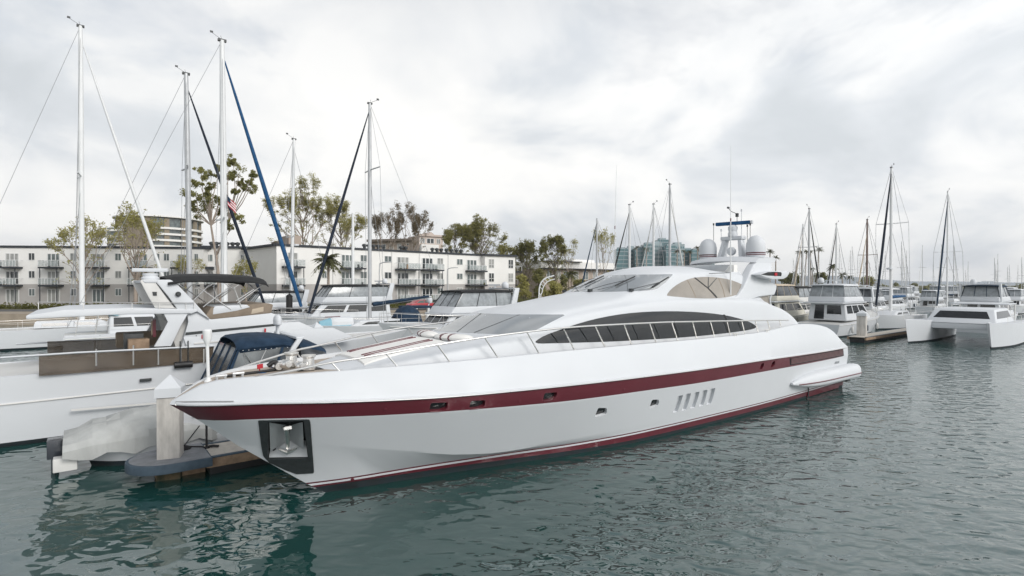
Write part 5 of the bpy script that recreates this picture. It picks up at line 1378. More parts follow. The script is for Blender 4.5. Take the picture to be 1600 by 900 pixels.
# gable end nearest the camera (faces left) and the jog that links the left wing
# end pavilion
A2, B2 = XY(757.5, 112.6), XY(805, 116.8)
ep = empty('apartment_building', (*A2, LZ), 0, 'white end pavilion of the apartments with paired tall windows and a dark flat roof', 'building')
block(ep, back(A2, B2, 13)); f2 = Facade(ep, A2, B2)
for x0, x1 in ((763.5, 772), (794, 802)): win3(f2, x0, x1, (1, 2, 3), .55, 2.45, 2, .36)
for k in (3, 2): f2.balcony(806, 813, Z[k], -.5) if False else None
sA, sB = B2, back(A2, B2, 13)[2]
for k in (3, 2):
    o = Vector((1.0, .1, 0))
    q = Ta  # noqa
    T5 = w2l(ep); c = Vector((B2[0] + .75, B2[1] + 1.4, Z[k]))
    b_ = MB().box(T5(c + Vector((0, 0, -.14))), (1.5, 2.4, .28)).build('balcony', 'roofd', ep)
    mb = MB()
    for dx, dy in ((.7, -1.15), (.7, 0), (.7, 1.15), (-.2, -1.15)): mb.tube([T5(c + Vector((dx, dy, 0))), T5(c + Vector((dx, dy, 1.05)))], .03, 5)
    mb.tube([T5(c + Vector((-.7, -1.15, 1.05))), T5(c + Vector((.7, -1.15, 1.05))), T5(c + Vector((.7, 1.15, 1.05)))], .04, 5); mb.build('railing', 'walu', b_)
# left wing
A3, B3 = XY(-90, 87), XY(318, 91)
lw = empty('apartment_building', (*A3, LZ), 0, 'left wing of the white apartments, partly hidden by pale trees below the brick tower', 'building')
block(lw, back(A3, B3, 14)); f3 = Facade(lw, A3, B3)
for x0, x1, d0, d1 in ((-60, -28, -56, -36), (5, 36, 9, 30), (70, 100, 74, 94), (140, 172, 144, 164), (207, 239, 210, 231), (273, 302, 277, 297)):
    for k in (3, 2): f3.balcony(x0, x1, Z[k], 1.5, (d0, d1), [(x0 + 2, Z[k - 1]), (x1 - 2, Z[k - 1])])
    f3.window(d0, d1, Z[1] + .05, Z[1] + 2.2, 3, name='balcony_door')
for x0, x1 in ((-20, -10), (45, 55), (110, 120), (180, 190), (241, 250), (256, 265), (304, 310)): win3(f3, x0, x1)
A4, B4 = XY(317, 92.5), XY(398, 95)
md = empty('apartment_building', (*A4, LZ), 0, 'set-back middle part of the white apartments between the left wing and the long block', 'building')
block(md, back(A4, B4, 10), z1=11.2); f4 = Facade(md, A4, B4)
win3(f4, 321, 333, (3,)); win3(f4, 325, 334, (2,)); win3(f4, 345, 352); win3(f4, 376, 384); 
f4.quadbox(318, 335, Z[3] - .3, Z[3] + .15, 0, 1.2, 'canopy', 'roofd'); f4.balcony(309, 340, Z[2], 1.6, None, [(312, LZ), (338, LZ)])
vents(f4, (325, 333, 341.5, 350, 359, 367), 11.4)
A5, B5 = XY(396, 94.5), XY(432.2, 83.9)
jg = empty('apartment_building', (*A5, LZ), 0, 'short side gable of the long white block facing left, with a narrow pair of windows', 'building')
nn = [A5, B5, (B5[0] + 10, B5[1] + 11), (A5[0] + 10, A5[1] + 8)]
block(jg, nn, z1=10.93, eave=.2); f5 = Facade(jg, A5, B5)
win3(f5, 393 + 6, 400 + 4); win3(f5, 420.5, 427.5, (1, 2, 3), .55, 2.45, 2, .36)
f5.quadbox(400, 409, 11.2, 12.3, -4, -2.5, 'roof_plant', 'bark'); f5.quadbox(411, 421, 11.2, 13.0, -5, -3, 'roof_plant', 'tan')
# tan block with a gable behind
A6, B6 = XY(578, 178), XY(662, 172)
tb = empty('tan_building', (*A6, LZ), 0, 'tan stucco block with a gabled upper storey behind the white apartments', 'building')
T6 = w2l(tb)
zt = lambda y, Y: CH - (y - HY) / F * Y
MB().prism(back(A6, B6, 14), lambda u, v: T6((u, v, LZ)), lambda u, v: T6((u, v, zt(377, 175)))).build('wall', 'tan', tb)
MB().prism([(A6[0] - .8, A6[1] - 1), (B6[0], B6[1] - 1), (B6[0], B6[1] + 13), (A6[0], A6[1] + 13)], lambda u, v: T6((u, v, zt(377, 175))), lambda u, v: T6((u, v, zt(373.5, 175)))).build('roof', 'bark', tb)
f6 = Facade(tb, A6, B6)
for x in (600, 612, 624, 636, 648): f6.window(x - 3, x + 3, zt(390, 175), zt(381, 175), 2)
A7, B7 = XY(655, 169), XY(692, 174)
M['pink'] = mat('pinkish_stucco', (.52, .44, .39), .85, var=.06)
f7 = Facade(tb, A7, B7)
gz = zt(369, 171)
MB().prism(back(A7, B7, 8), lambda u, v: T6((u, v, LZ)), lambda u, v: T6((u, v, gz))).build('gable_wall', M['pink'], tb)
for px, w, yk in ((660, 4, 380), (672.5, 6, 380), (685, 3, 380)):
    f7.window(px - w, px + w, zt(yk + .5, 171), zt(372.5, 171), 2)
f7.quadbox(653.5, 694, gz - .1, gz + .5, -.2, .5, 'cornice', 'pink')
pr = [(664, 369), (672.8, 362.5), (681.5, 369)]
c = [f7.P(x, zt(y, 171), .35) for x, y in pr]; c2 = [f7.P(x, zt(y, 171), -5) for x, y in pr]
MB().add(c + c2, [(0, 1, 2), (5, 4, 3), (0, 1, 4, 3), (1, 2, 5, 4), (2, 0, 3, 5)]) if False else None
mb = MB(); mb.add(c + c2, [(0, 1, 2), (5, 4, 3), (0, 1, 4, 3), (1, 2, 5, 4), (2, 0, 3, 5)]); mb.build('gable', M['pink'], tb)
f7.quadbox(655, 682, zt(396, 171), zt(382.5, 171), .3, 1.6, 'parapet', 'stucco')
# round brick tower
Yb = 265; bx, by = XY(250, Yb + 18)
bt = empty('brick_tower', (bx, by, LZ), 0, 'brown brick high-rise with rounded white balcony bands behind the pale trees at left', 'building')
Rb = 19.5; ztop = zt(336, Yb) - LZ
MB().lathe([(.01, 0), (Rb - 1.6, 0), (Rb - 1.6, ztop - 1), (.01, ztop - 1)], (0, 0, 0), 40).build('wall', 'bglass', bt, smooth=30)
k = 0; z = ztop
MB().lathe([(.01, ztop - .6), (Rb + .5, ztop - .6), (Rb + .5, ztop), (.01, ztop)], (0, 0, 0), 48).build('roof', 'stucco', bt, smooth=30)
while z > 4:
    z -= 3.0 if k else 6.2; k += 1
    b_ = MB().lathe([(Rb - 1.7, z - .25), (Rb, z - .25), (Rb, z + .75), (Rb - .2, z + .75), (Rb - .2, z), (Rb - 1.7, z)], (0, 0, 0), 48).build('balcony_band', 'stucco', bt, smooth=30)
for a in range(0, 360, 24):
    MB().box((math.cos(R(a)) * (Rb - 1.2), math.sin(R(a)) * (Rb - 1.2), (ztop - 1) / 2), (1.0, 2.2, ztop - 1.2), rz=R(a)).build('pier', 'brick', bt)
q = XY(213, Yb - 4); MB().box((q[0] - bx, q[1] - by + 4, ztop / 2 - 1), (9, 9, ztop - 2)).build('stair_tower', 'brick', bt)
q = XY(182, Yb); 
for z in range(2, int(ztop) - 6, 3): MB().box((q[0] - bx, q[1] - by + 4, z + 1), (12, 7, 1.0)).build('balcony_band', 'stucco', bt)
MB().box((q[0] - bx, q[1] - by + 6, ztop / 2 - 3), (12, 8, ztop - 6)).build('side_wall', 'bglass', bt)
# low white building in the middle
A8, B8 = XY(846, 150), XY(962, 168)
wb = empty('white_building', (*A8, LZ), 0, 'low white two-storey building with dark flat eaves behind the slender tree', 'building')
T8 = w2l(wb)
MB().prism(back(A8, B8, 14), lambda u, v: T8((u, v, LZ)), lambda u, v: T8((u, v, zt(421, 158)))).build('lower_wall', 'tan', wb)
MB().prism(back(A8, B8, 14), lambda u, v: T8((u, v, zt(421, 158))), lambda u, v: T8((u, v, zt(409.5, 158)))).build('wall', 'stucco', wb)
f8 = Facade(wb, A8, B8)
f8.quadbox(848, 906, zt(409.5, 155), zt(408.2, 155), -10, 1, 'roof', 'roofd'); f8.quadbox(845, 963, zt(421.5, 160), zt(420.2, 160), -1, 1.5, 'lower_eave', 'roofd')
f8.quadbox(905, 940, zt(411, 160), zt(405, 160), -12, -3, 'upper_storey', 'stucco')
for x in (858, 872, 884, 900, 915, 930, 946): f8.window(x - 4, x + 4, zt(437, 158), zt(424, 158), 2)
for x in (866, 880): f8.window(x - 3, x + 3, zt(418.5, 158), zt(412.5, 158), 2)
# teal towers far away
tt = empty('teal_tower_block', (*XY(1030, 420), 1.1), 0, 'cluster of far teal glass apartment towers beyond the masts', 'building')
T9 = w2l(tt)
for i, (x0, x1, y, Y, mt) in enumerate(((963, 981, 389, 430, 'teal'), (979, 994, 387, 436, 'tealc'), (992, 1008, 388, 425, 'teal'), (1006, 1020, 381.5, 420, 'teal'), (1018, 1034, 380, 428, 'tealc'), (1027.5, 1044.5, 374.5, 440, 'teal'), (1040, 1055, 384, 416, 'teal'), (1051, 1069, 381.5, 424, 'tealc'), (1067, 1084, 390, 432, 'teal'), (1080, 1100, 391, 422, 'teal'), (1096, 1116, 387, 436, 'tealc'))):
    X0, X1 = (x0 - 800) / F * Y, (x1 - 800) / F * Y; top = zt(y, Y)
    blk = MB().box(T9(((X0 + X1) / 2, Y + 5, top / 2)), (X1 - X0, 12, top)).build('tower', mt, tt)
    z = top - 2.2
    other = 'bglass' if mt == 'tealc' else 'tealc'
    while z > 4:
        if mt == 'tealc':
            w = (X1 - X0) / 5
            for k in range(5) if z > 18 else (): MB().box(T9((X0 + w * (k + .5), Y - 1.0, z - .5)), (w * .55, .2, 1.5)).build('window', 'teal', blk)
        else: MB().box(T9(((X0 + X1) / 2, Y - 1.05, z)), (X1 - X0 + .3, .5, .55)).build('floor_band', 'tealc', blk)
        z -= 3.2
    MB().box(T9(((X0 + X1) / 2, Y + 4, top + .7)), ((X1 - X0) * .6, 6, 1.5)).build('plant_room', 'tealc', blk)
# cars on the quay road
def car(px, Y, hd, mt, label, cat='car'):
    x, y = XY(px, Y); t = empty('parked_car', (x, y, LZ + .01), hd, label, cat, 'cars parked by the quay')
    prof = [(-2.15, .35), (-2.2, .75), (-1.95, .95), (-1.5, 1.0), (-.95, 1.40), (.35, 1.43), (1.05, 1.02), (1.95, .88), (2.2, .65), (2.15, .32)]
    MB().prism(prof, lambda u, v: (u, .85, v), lambda u, v: (u, -.85, v)).build('body', mt, t, bevel=.08)
    for m in (1, -1):
        for pl in ([(-1.35, 1.02), (-.9, 1.33), (-.2, 1.37), (-.2, 1.02)], [(-.12, 1.02), (-.12, 1.37), (.3, 1.37), (.85, 1.03)]):
            MB().prism(pl, lambda u, v: (u, m * .86, v), lambda u, v: (u, m * .83, v)).build('window', 'bglass', t)
        for wx in (-1.35, 1.35):
            w = MB().lathe([(.001, -.1), (.32, -.1), (.33, 0), (.32, .1), (.001, .1)], (wx, m * .78, .33), 16, axis=Matrix.Rotation(R(90), 3, 'X')).build('wheel', 'black', t, smooth=40)
            MB().lathe([(.001, -.12), (.2, -.12), (.2, .12), (.001, .12)], (wx, m * .78, .33), 12, axis=Matrix.Rotation(R(90), 3, 'X')).build('rim', 'alu', w)
    MB().box((2.16, .6, .68), (.1, .35, .14)).build('headlight', 'wframe', t); MB().box((2.16, -.6, .68), (.1, .35, .14)).build('headlight', 'wframe', t)
car(660, 75.5, R(38), 'red', 'red car parked on the quay road behind the navy boom')
car(697, 79, R(40), 'car', 'dark car parked on the quay road right of the red one')
car(420, 75, R(4), 'silver', 'silver car parked on the quay road in front of the short side gable')
# street lamps
def lamp(px, ytop, Y, label, arm=1, hz=None):
    x, y = XY(px, Y); t = empty('street_lamp', (x, y, LZ), 0, label, 'street lamp', 'street lamps by the quay'); h = zt(ytop, Y) - LZ
    MB().tube(smoothpath([(0, 0, 0), (0, 0, h * .85), (arm * .25, 0, h * .97), (arm * 1.3, 0, h)]), [.09] * 3 + [.07] * 20, 8).build('pole', 'alu', t, smooth=60) if False else MB().tube(smoothpath([(0, 0, 0), (0, 0, h * .85), (arm * .25, 0, h * .97), (arm * 1.3, 0, h)]), .075, 8).build('pole', 'alu', t, smooth=60)
    MB().box((arm * 1.5, 0, h - .02), (.6, .25, .12)).build('lamp_head', 'alu', t, bevel=.03)
lamp(593, 409, 78, 'curved street lamp in front of the balconies, just right of the slim white mast', 1)
lamp(699, 418, 92, 'street lamp in front of the end windows of the apartments', 1)
sg = empty('quay_sign', (*XY(588.5, 74), LZ), 0, 'small white sign on a thin post in front of the grey ground floor', 'sign')
MB().tube([(0, 0, 0), (0, 0, 3.3)], .03, 6).build('post', 'alu', sg)
MB().box((0, -.05, 3.2), (.4, .03, .5)).build('sign_panel', 'wframe', sg); MB().box((0, -.07, 3.2), (.06, .02, .28)).build('sign_mark', 'dgrey', sg)
# hills beyond the far marina
def ridge(name, x0, x1, Y, h, seed, mt='hill'):
    r = random.Random(seed); mb = MB(); n = 40; rows = []
    ph = [r.uniform(0, 6) for _ in range(4)]
    for i in range(n + 1):
        t = i / n; x = x0 + (x1 - x0) * t
        hh = h * (.55 + .25 * math.sin(t * 5 + ph[0]) + .12 * math.sin(t * 13 + ph[1]) + .06 * math.sin(t * 31 + ph[2])) * min(1, 4 * t + .15) * min(1, 4 * (1 - t) + .15)
        rows.append([Vector((x, Y - 300, 0)), Vector((x, Y - 100, hh * .6)), Vector((x, Y, hh)), Vector((x, Y + 300, 0))])
    mb.loft(rows, False, False); return tag(mb.build(name, mt, smooth=60), kind='structure')
ridge('hills', 500, 4200, 3200, 80, 3)
ridge('hills', -3800, 900, 3600, 60, 8)
# ---------------------------------------------------------------- trees
def limb(mb, p, d, ln, r, depth, rng, tips, spread=.55, up=.25, kids=(2, 3), shrink=.72):
    q = p + d * ln * .5 + Vector((rng.gauss(0, .06), rng.gauss(0, .06), 0)) * ln
    e = q + (d + Vector((0, 0, up * .3))).normalized() * ln * .5
    mb.tube([p, q, e], [r, r * .85, r * .68], 5, cap=False)
    if depth <= 3: tips.append(q)
    if depth == 1: tips.append(e)
    if depth == 0: tips.append(e); return
    for k in range(rng.randint(*kids)):
        a = Vector((rng.gauss(0, 1), rng.gauss(0, 1), rng.gauss(0, .6))); a = (a - d * a.dot(d)).normalized()
        nd = (d + a * spread * rng.uniform(.6, 1.3) + Vector((0, 0, up))).normalized()
        limb(mb, e if k else e, nd, ln * shrink * rng.uniform(.8, 1.15), r * .62, depth - 1, rng, tips, spread, up, kids, shrink)
def tree(px, ytop, wpx, Y, label, leaf='leaf', bark='bark', n=2600, seed=1, size=.26, ground=LZ, trunk=.33, clump=.9, depth=4, spread=.55, up=.25, kids=(2, 3), group='trees behind the apartments', name='broadleaf_tree', cat='tree', r0=None, shrink=.72, fill=0):
    rng = random.Random(seed); x, y = XY(px, Y)
    t = empty(name, (x, y, ground), rng.uniform(0, 6), label, cat, group)
    H = zt(ytop, Y) - ground; half = wpx * Y / F
    mb = MB(); tips = []
    r0 = r0 or H * .016
    th = H * trunk
    mb.tube([(0, 0, -.2), (rng.gauss(0, .1), rng.gauss(0, .1), th * .5), (0, 0, th)], [r0 * 1.25, r0, r0 * .85], 7, cap=False)
    for k in range(4):
        a = 2 * math.pi * (k + rng.random() * .6) / 4
        d = Vector((math.cos(a) * spread, math.sin(a) * spread, 1)).normalized()
        limb(mb, Vector((0, 0, th * (.8 + .07 * k))), d, (H - th) * .36, r0 * .6, depth - 1, rng, tips, spread, up, kids, shrink)
    # fit to the crown seen in the photograph: real height and width
    zs = [v.z for v in tips]; rs = [math.hypot(v.x, v.y) for v in tips]
    kz = (H - clump * .6 - th) / (max(zs) - th); kr = max(.1, (half - clump * .5)) / (sorted(rs)[int(len(rs) * .93)])
    fit = lambda v: Vector((v[0] * (kr if v[2] > th else 1), v[1] * (kr if v[2] > th else 1), th + (v[2] - th) * kz if v[2] > th else v[2]))
    mb.v = [tuple(fit(v)) for v in mb.v]; tips = [fit(v) for v in tips]
    for k in range(fill):            # more boughs filling the crown's volume, lower ones too
        f = rng.random() ** .85; z = th * .75 + (H - clump - th * .75) * f
        rad = (half - clump * .4) * (math.sin(math.pi * (.16 + .80 * f)) ** .8) * math.sqrt(rng.random()) * rng.uniform(.75, 1.1); a = rng.uniform(0, 6.283)
        v = Vector((rad * math.cos(a), rad * math.sin(a), z)); tips.append(v)
        mb.tube([Vector((0, 0, max(th * .6, z - rad * .9 - 1))), v * .6 + Vector((0, 0, z * .33)), v], [r0 * .22, r0 * .15, r0 * .07], 4, cap=False)
    mb.build('trunk', bark, t, smooth=60, recalc=False)
    leafmass([(v, clump * rng.uniform(.55, 1.25)) for v in tips], clump, n, size, rng, .75).build('crown', leaf, t, recalc=False)
    return t
tree(212, 314, 45, 80, 'pale spring tree in front of the brown brick tower at far left', 'leafp', 'pbark', n=3400, seed=2, fill=40, size=.13, clump=.62, trunk=.28, depth=5, group=None)
tree(293, 398, 26, 77, 'small pale tree before the balconies between the white spar and the grey mast', 'leafp', 'pbark', n=1300, seed=21, size=.12, clump=.5, trunk=.3, depth=4, group=None)
tree(383, 398, 24, 77, 'small pale tree before the set-back part of the apartments, right of the tallest mast', 'leafp', 'pbark', n=1400, seed=12, size=.12, clump=.5, trunk=.3, group=None)
tree(130, 330, 50, 84, 'pale spring tree at the far left edge, left of the brick tower', 'leafp', 'pbark', n=3000, seed=33, fill=40, size=.14, clump=.65, trunk=.28, depth=5, group=None)
tree(474, 275, 56, 126, 'big pale green tree above the apartment roof behind the small radar mast', 'leafp', 'pbark', n=20000, seed=3, fill=70, size=.17, clump=.95, depth=5, up=.32, spread=.5, trunk=.2)
tree(533, 302, 44, 130, 'pale green tree above the roof behind the dark furled headsail of the grey-masted boat', 'leafp', 'pbark', n=12000, seed=4, fill=50, size=.17, clump=.9, depth=5, up=.3, trunk=.22)
tree(604, 322, 30, 138, 'nearly bare brown tree just right of the grey mast, above the roof', 'leafb', 'pbark', n=6500, seed=5, fill=22, size=.15, clump=.8, depth=5, up=.3, trunk=.35)
tree(645, 314, 38, 142, 'nearly bare spreading tree with brown buds before the tan building', 'leafb', 'pbark', n=8000, seed=6, fill=28, size=.15, clump=.85, depth=5, up=.22, trunk=.38)
tree(711, 346, 28, 142, 'green tree on the left of the pair behind the end of the apartments', 'leaf', n=7500, seed=7, fill=110, size=.21, clump=.8, trunk=.2, depth=5)
tree(752, 335, 36, 146, 'tallest green tree behind the end pavilion of the apartments', 'leaf', n=10500, seed=8, fill=150, size=.21, clump=.85, trunk=.2, depth=5)
tree(790, 378, 20, 138, 'small loose green tree peeping over the end pavilion roof', 'leaf', n=1500, seed=9, fill=20, size=.26, clump=1.0, trunk=.4)
tree(822, 371, 28, 136, 'dark green tree right of the apartments with dense crown', 'leafd', n=7500, seed=10, fill=110, size=.2, clump=.8, trunk=.22, depth=5)
tree(866, 365, 24, 140, 'round-topped green tree behind the white davit', 'leafd', n=6500, seed=13, fill=80, size=.2, clump=.75, trunk=.3, depth=5)
tree(889, 371, 19, 144, 'sparse yellow-green tree beside the round-topped one', 'leafp', 'pbark', n=1500, seed=14, fill=15, size=.18, clump=.8, trunk=.35, depth=5)
tree(942, 353, 19, 150, 'slender sparse pale tree before the low white building', 'leafp', 'pbark', n=1700, seed=15, fill=22, size=.17, clump=.7, trunk=.2, depth=5, up=.4, spread=.42)
def bush(px, ytop, ybot, wpx, Y, label, leaf, n, seed, group='bushes by the apartments', size=.2):
    rng = random.Random(seed); x, y = XY(px, Y); t = empty('leafy_bush', (x, y, LZ), 0, label, 'bush', group)
    H = zt(ytop, Y) - LZ; w = wpx * Y / F; pts = []
    for i in range(26):
        a = rng.uniform(0, 6.28); k = rng.random(); rr = w * .72 * rng.random() ** .5 * (1 - .6 * k)
        pts.append((Vector((rr * math.cos(a), rr * math.sin(a), H * (.12 + .72 * k))), max(.5, w * .3 * rng.uniform(.6, 1.2))))
    MB().tube([(0, 0, -.1), (0, 0, H * .4)], .1, 6).build('stem', 'bark', t)
    leafmass(pts, 1, n, size, rng, .9).build('foliage', leaf, t, recalc=False)
bush(817, 422, 448, 18, 112, 'light green conical bush at the corner of the end pavilion', 'leafp', 2600, 40)
bush(842, 413, 445, 20, 122, 'dark green bush between the apartments and the davit', 'leafd', 2800, 41)
bush(862, 430, 448, 24, 108, 'low yellow-green bush just behind the white davit', 'leafp', 2200, 42)
bush(905, 432, 450, 22, 116, 'low green bush at the foot of the low white building', 'leaf', 2200, 43)
bush(880, 424, 448, 16, 126, 'mid-green bush in front of the low white building, left part', 'leafd', 1800, 44)
def palm(px, ytop, Y, label, wpx=12, n=26, seed=1, droop=.9, ground=LZ, group='fan palms on the far shore', lean=0, tr=.22, full=False):
    rng = random.Random(seed); x, y = XY(px, Y); H = zt(ytop, Y) - ground; rad = wpx * Y / F
    t = empty('palm_tree', (x, y, ground), rng.uniform(0, 6), label, 'palm', group)
    h = H - rad * .45
    MB().tube([(lean, 0, -.2), (lean * .6, 0, h * .4), (0, 0, h)], [tr * 1.3, tr, tr * .85], 7).build('trunk', 'pbark', t, smooth=60)
    mb = MB()
    for i in range(n):
        a = 2 * math.pi * i / n * 2.4 + rng.gauss(0, .15); el = rng.uniform(-.35, 1.25); ln = rad * rng.uniform(.85, 1.15)
        d = Vector((math.cos(a), math.sin(a), 0)); path = []
        for k in range(7):
            s = k / 6
            path.append(Vector((0, 0, h)) + d * (ln * s * math.cos(el * (1 - .25 * s))) + Vector((0, 0, ln * (math.sin(el) * s - droop * .55 * s * s))))
        for k in range(1, 7):
            w = ln * (.22 if full else .17) * math.sin(math.pi * min(1, .18 + .80 * k / 6)) ; side = d.cross(Vector((0, 0, 1))).normalized()
            for m in (1, -1):
                a0, a1 = path[k - 1], path[k]; tip = (a0 + a1) * .5 + side * m * w + Vector((0, 0, -w * .6)) + (a1 - a0) * .6
                mb.add([a0, a1, tip], [(0, 1, 2)])
                tip2 = a1 + side * m * w * .8 + Vector((0, 0, -w * .75)) + (a1 - a0) * .9
                mb.add([a0 * .4 + a1 * .6, a1, tip2], [(0, 1, 2)])
    # skirt of dead fronds
    mb.build('fronds', 'palm', t, recalc=False)
    return t
palm(513, 394, 77, 'feathery palm in front of the apartments, between the dark furled sail and the slim mast', 28, 34, 3, 1.1, group=None, tr=.20, full=True)
palm(893, 421, 128, 'drooping palm before the low white building', 15, 26, 7, 1.2, group=None, full=True)
for i, (px, yt, w, lab) in enumerate(((995, 384, 7, 'leftmost palm before the teal towers'), (1010, 387, 7, 'second palm from the left before the teal towers'), (1058, 389, 7, 'palm right of the tallest teal tower, first of the row'), (1069, 390, 6, 'palm in the middle of the row right of the tallest teal tower'), (1078, 391, 6, 'short palm before the right-hand teal towers'), (1090, 384, 8, 'tallest palm before the right-hand teal towers'), (1101, 391, 7, 'rightmost palm before the teal towers, by the left satellite dome'))):
    palm(px, yt, 330, lab, w, 22, 50 + i, .8, 1.1, tr=.35)
palm(1203, 389, 215, 'palm just behind the arch of the big yacht, taller of two', 8, 24, 61, .8, .9, tr=.25); palm(1212, 399, 215, 'shorter palm just behind the arch of the big yacht', 7, 22, 62, .8, .9, tr=.25)
for i, (px, yt, w, ln, lab) in enumerate(((1247, 391, 6, -2, 'leaning palm at the left of the tall palm group over the right-hand boats'), (1252.5, 391, 6, 0, 'upright second palm of the tall group over the right-hand boats'), (1260, 390, 7, -1.5, 'third palm of the tall group, leaning left'), (1266.5, 391, 6, 0, 'fourth palm of the tall group, right of the tallest right-hand mast'), (1279, 386, 8, -.8, 'tallest palm of the group, standing alone on its right'), (1269, 417, 6, 0, 'low palm under the tall palm group'), (1301, 411, 10, 0, 'broad palm right of the dark furled sail above the sportfishing boat'), (1316, 425, 9, 0, 'low bushy palm above the sportfishing boat roof'), (1328, 429, 8, 0, 'low drooping palm at the right of the bushy one'))):
    palm(px, yt, 235, lab, w, 24, 70 + i, .8 if i < 5 else 1.2, 1.0, tr=.24, lean=ln, full=i > 5, group='palms above the right-hand boats')
for px, yt, w, lab, sd in ((1232, 424, 12, 'dark tree behind the arch of the big yacht', 80), (1281, 425, 11, 'round dark tree under the tall palms', 81), (1355, 431, 9, 'round green tree behind the brown-masted boat', 82), (1242, 426, 8, 'dark tree left of the tall palms', 83)):
    tree(px, yt, w, 240, lab, 'leaf' if sd == 82 else 'leafd', n=1500, seed=sd, size=.5, clump=1.9, trunk=.2, depth=3, ground=1.0, group='trees on the far shore')

# the tall eucalyptus: limbs carry separate clumps of leaves
def eucalyptus():
    Y = 77; rng = random.Random(91); x, y = XY(345, Y); t = empty('eucalyptus_tree', (x, y, LZ), 0, 'tall eucalyptus with bare forked limbs and separate leaf clumps behind the tallest mast', 'tree')
    T = w2l(t)
    cl = [(315, 266, 9), (312, 286, 12), (331, 276, 12), (307, 304, 13), (321, 322, 17), (308, 331, 12), (365, 251, 9), (374, 271, 14), (378, 286, 10), (396, 272, 8), (393, 292, 11), (357, 256, 7), (344, 265, 10), (360, 276, 9), (327, 309, 9), (342, 311, 9), (353, 322, 11), (373, 339, 10), (347, 332, 10), (353, 352, 10), (331, 293, 8), (368, 300, 7), (302, 318, 9), (388, 282, 9)]
    pts = [(T(W(a, b, Y + rng.uniform(-2.5, 2.5))), r * Y / F * .95) for a, b, r in cl]
    sub_ = [(v + Vector((rng.gauss(0, .5), rng.gauss(0, .5), rng.gauss(0, .42))) * r, r * rng.uniform(.28, .62)) for v, r in pts for _ in range(7)]
    mb = MB(); base = Vector((0, 0, -.2)); fork = T(W(338, 400, Y)); fork2 = T(W(330, 352, Y)); fork3 = T(W(358, 345, Y))
    mb.tube([base, T(W(342, 440, Y)), fork], [.30, .24, .2], 7); mb.tube([fork, T(W(334, 378, Y)), fork2], [.18, .15, .12], 6); mb.tube([fork, T(W(350, 372, Y)), fork3], [.16, .13, .11], 6)
    for v, r in pts:
        f = fork2 if v.x < fork.x + 1 else fork3
        if v.z < f.z + .5: f = fork
        m = f * .45 + v * .55 + Vector((rng.gauss(0, .3), rng.gauss(0, .3), -.3)); mb.tube([f, m, v], [.09, .065, .03], 5)
    mb.build('trunk', 'pbark', t, smooth=60)
    leafmass(sub_, 1, 15000, .12, rng, .85).build('crown', 'euc', t, recalc=False)
eucalyptus()
rng = random.Random(9)
ft = MB(); pp_ = []
for k in range(120):
    X = 100 + k * 6.5; Yt = 285 + (X - 100) * .26
    pp_.append((Vector((X, Yt + rng.uniform(0, 30), 2 + rng.uniform(0, 2.5))), rng.uniform(2.0, 4.0)))
tag(leafmass(pp_, 1, 11000, .7, rng, .8).build('far_trees', 'leafd', None, recalc=False), 'belt of low dark trees along the far shore behind the crowded marina', 'trees', kind='stuff')
# ---------------------------------------------------------------- right-hand slips and the far marina
dock('floating_dock', 'finger dock at the right with a grey-faced concrete pile at its end', 47.4, 72, -6.2, -4.8)
q = XY(1347, 47.6); pile(q[0], q[1], SANG + R(10), 'concrete pile with white cap at the end of the right-hand dock, beside the sportfishing boat', capz=2.25, h=2.75, w=.7)
cruiser('white sportfishing boat with clear enclosed flybridge, stern towards the big yacht at right', 1322, 56, AW, 13.5, 4.5, 1.25, 2.15, top='gel', encl='vinyl', cabin=(.16, .62), ch=1.45, dome=True, x_off=.5, arch=False, cat='motorboat')
cruiser('cream trawler yacht with dark oval windows behind the arch of the big yacht', 1222, 60, AW, 13, 4.3, 1.5, 2.1, top='tandk', encl='dvinyl', cabin=(.18, .68), ch=1.35, dome=False, x_off=.5, arch=False, hull='cream', cabm='cream')
cruiser('cream motor yacht with a tan flybridge locker, left of the sportfishing boat', 1252, 64, AW, 13, 4.2, 1.5, 2.1, top='bcan', encl='vinyl', cabin=(.2, .66), ch=1.1, dome=False, x_off=.5, arch=False, hull='cream', cabm='gel2')
cruiser('white cruiser with a rounded hardtop just beyond the sportfishing boat\'s bow', 1358, 78, AW, 12, 4, 1.4, 2.0, top='gel', encl='dvinyl', ch=.9, x_off=.5)
cruiser('white boat with a rounded arch at the right, behind the navy furled headsail', 1388, 88, AW, 12, 4, 1.4, 2.0, top='gel', encl=None, ch=.8, x_off=.5, dome=False)
cruiser('boxy grey-white houseboat seen just right of the arch of the big yacht', 1222, 110, AW, 14, 5, 1.2, 1.4, fly=False, top='gel', encl=None, cabin=(.08, .9), ch=2.4, hardtop=False, dome=False, arch=False, x_off=.5)
cruiser('white motorboat beyond the cream boats, right of the tall palm group', 1292, 95, AW, 12, 4, 1.4, 1.9, ch=.9, x_off=.5, dome=False, arch=False, top='navy')
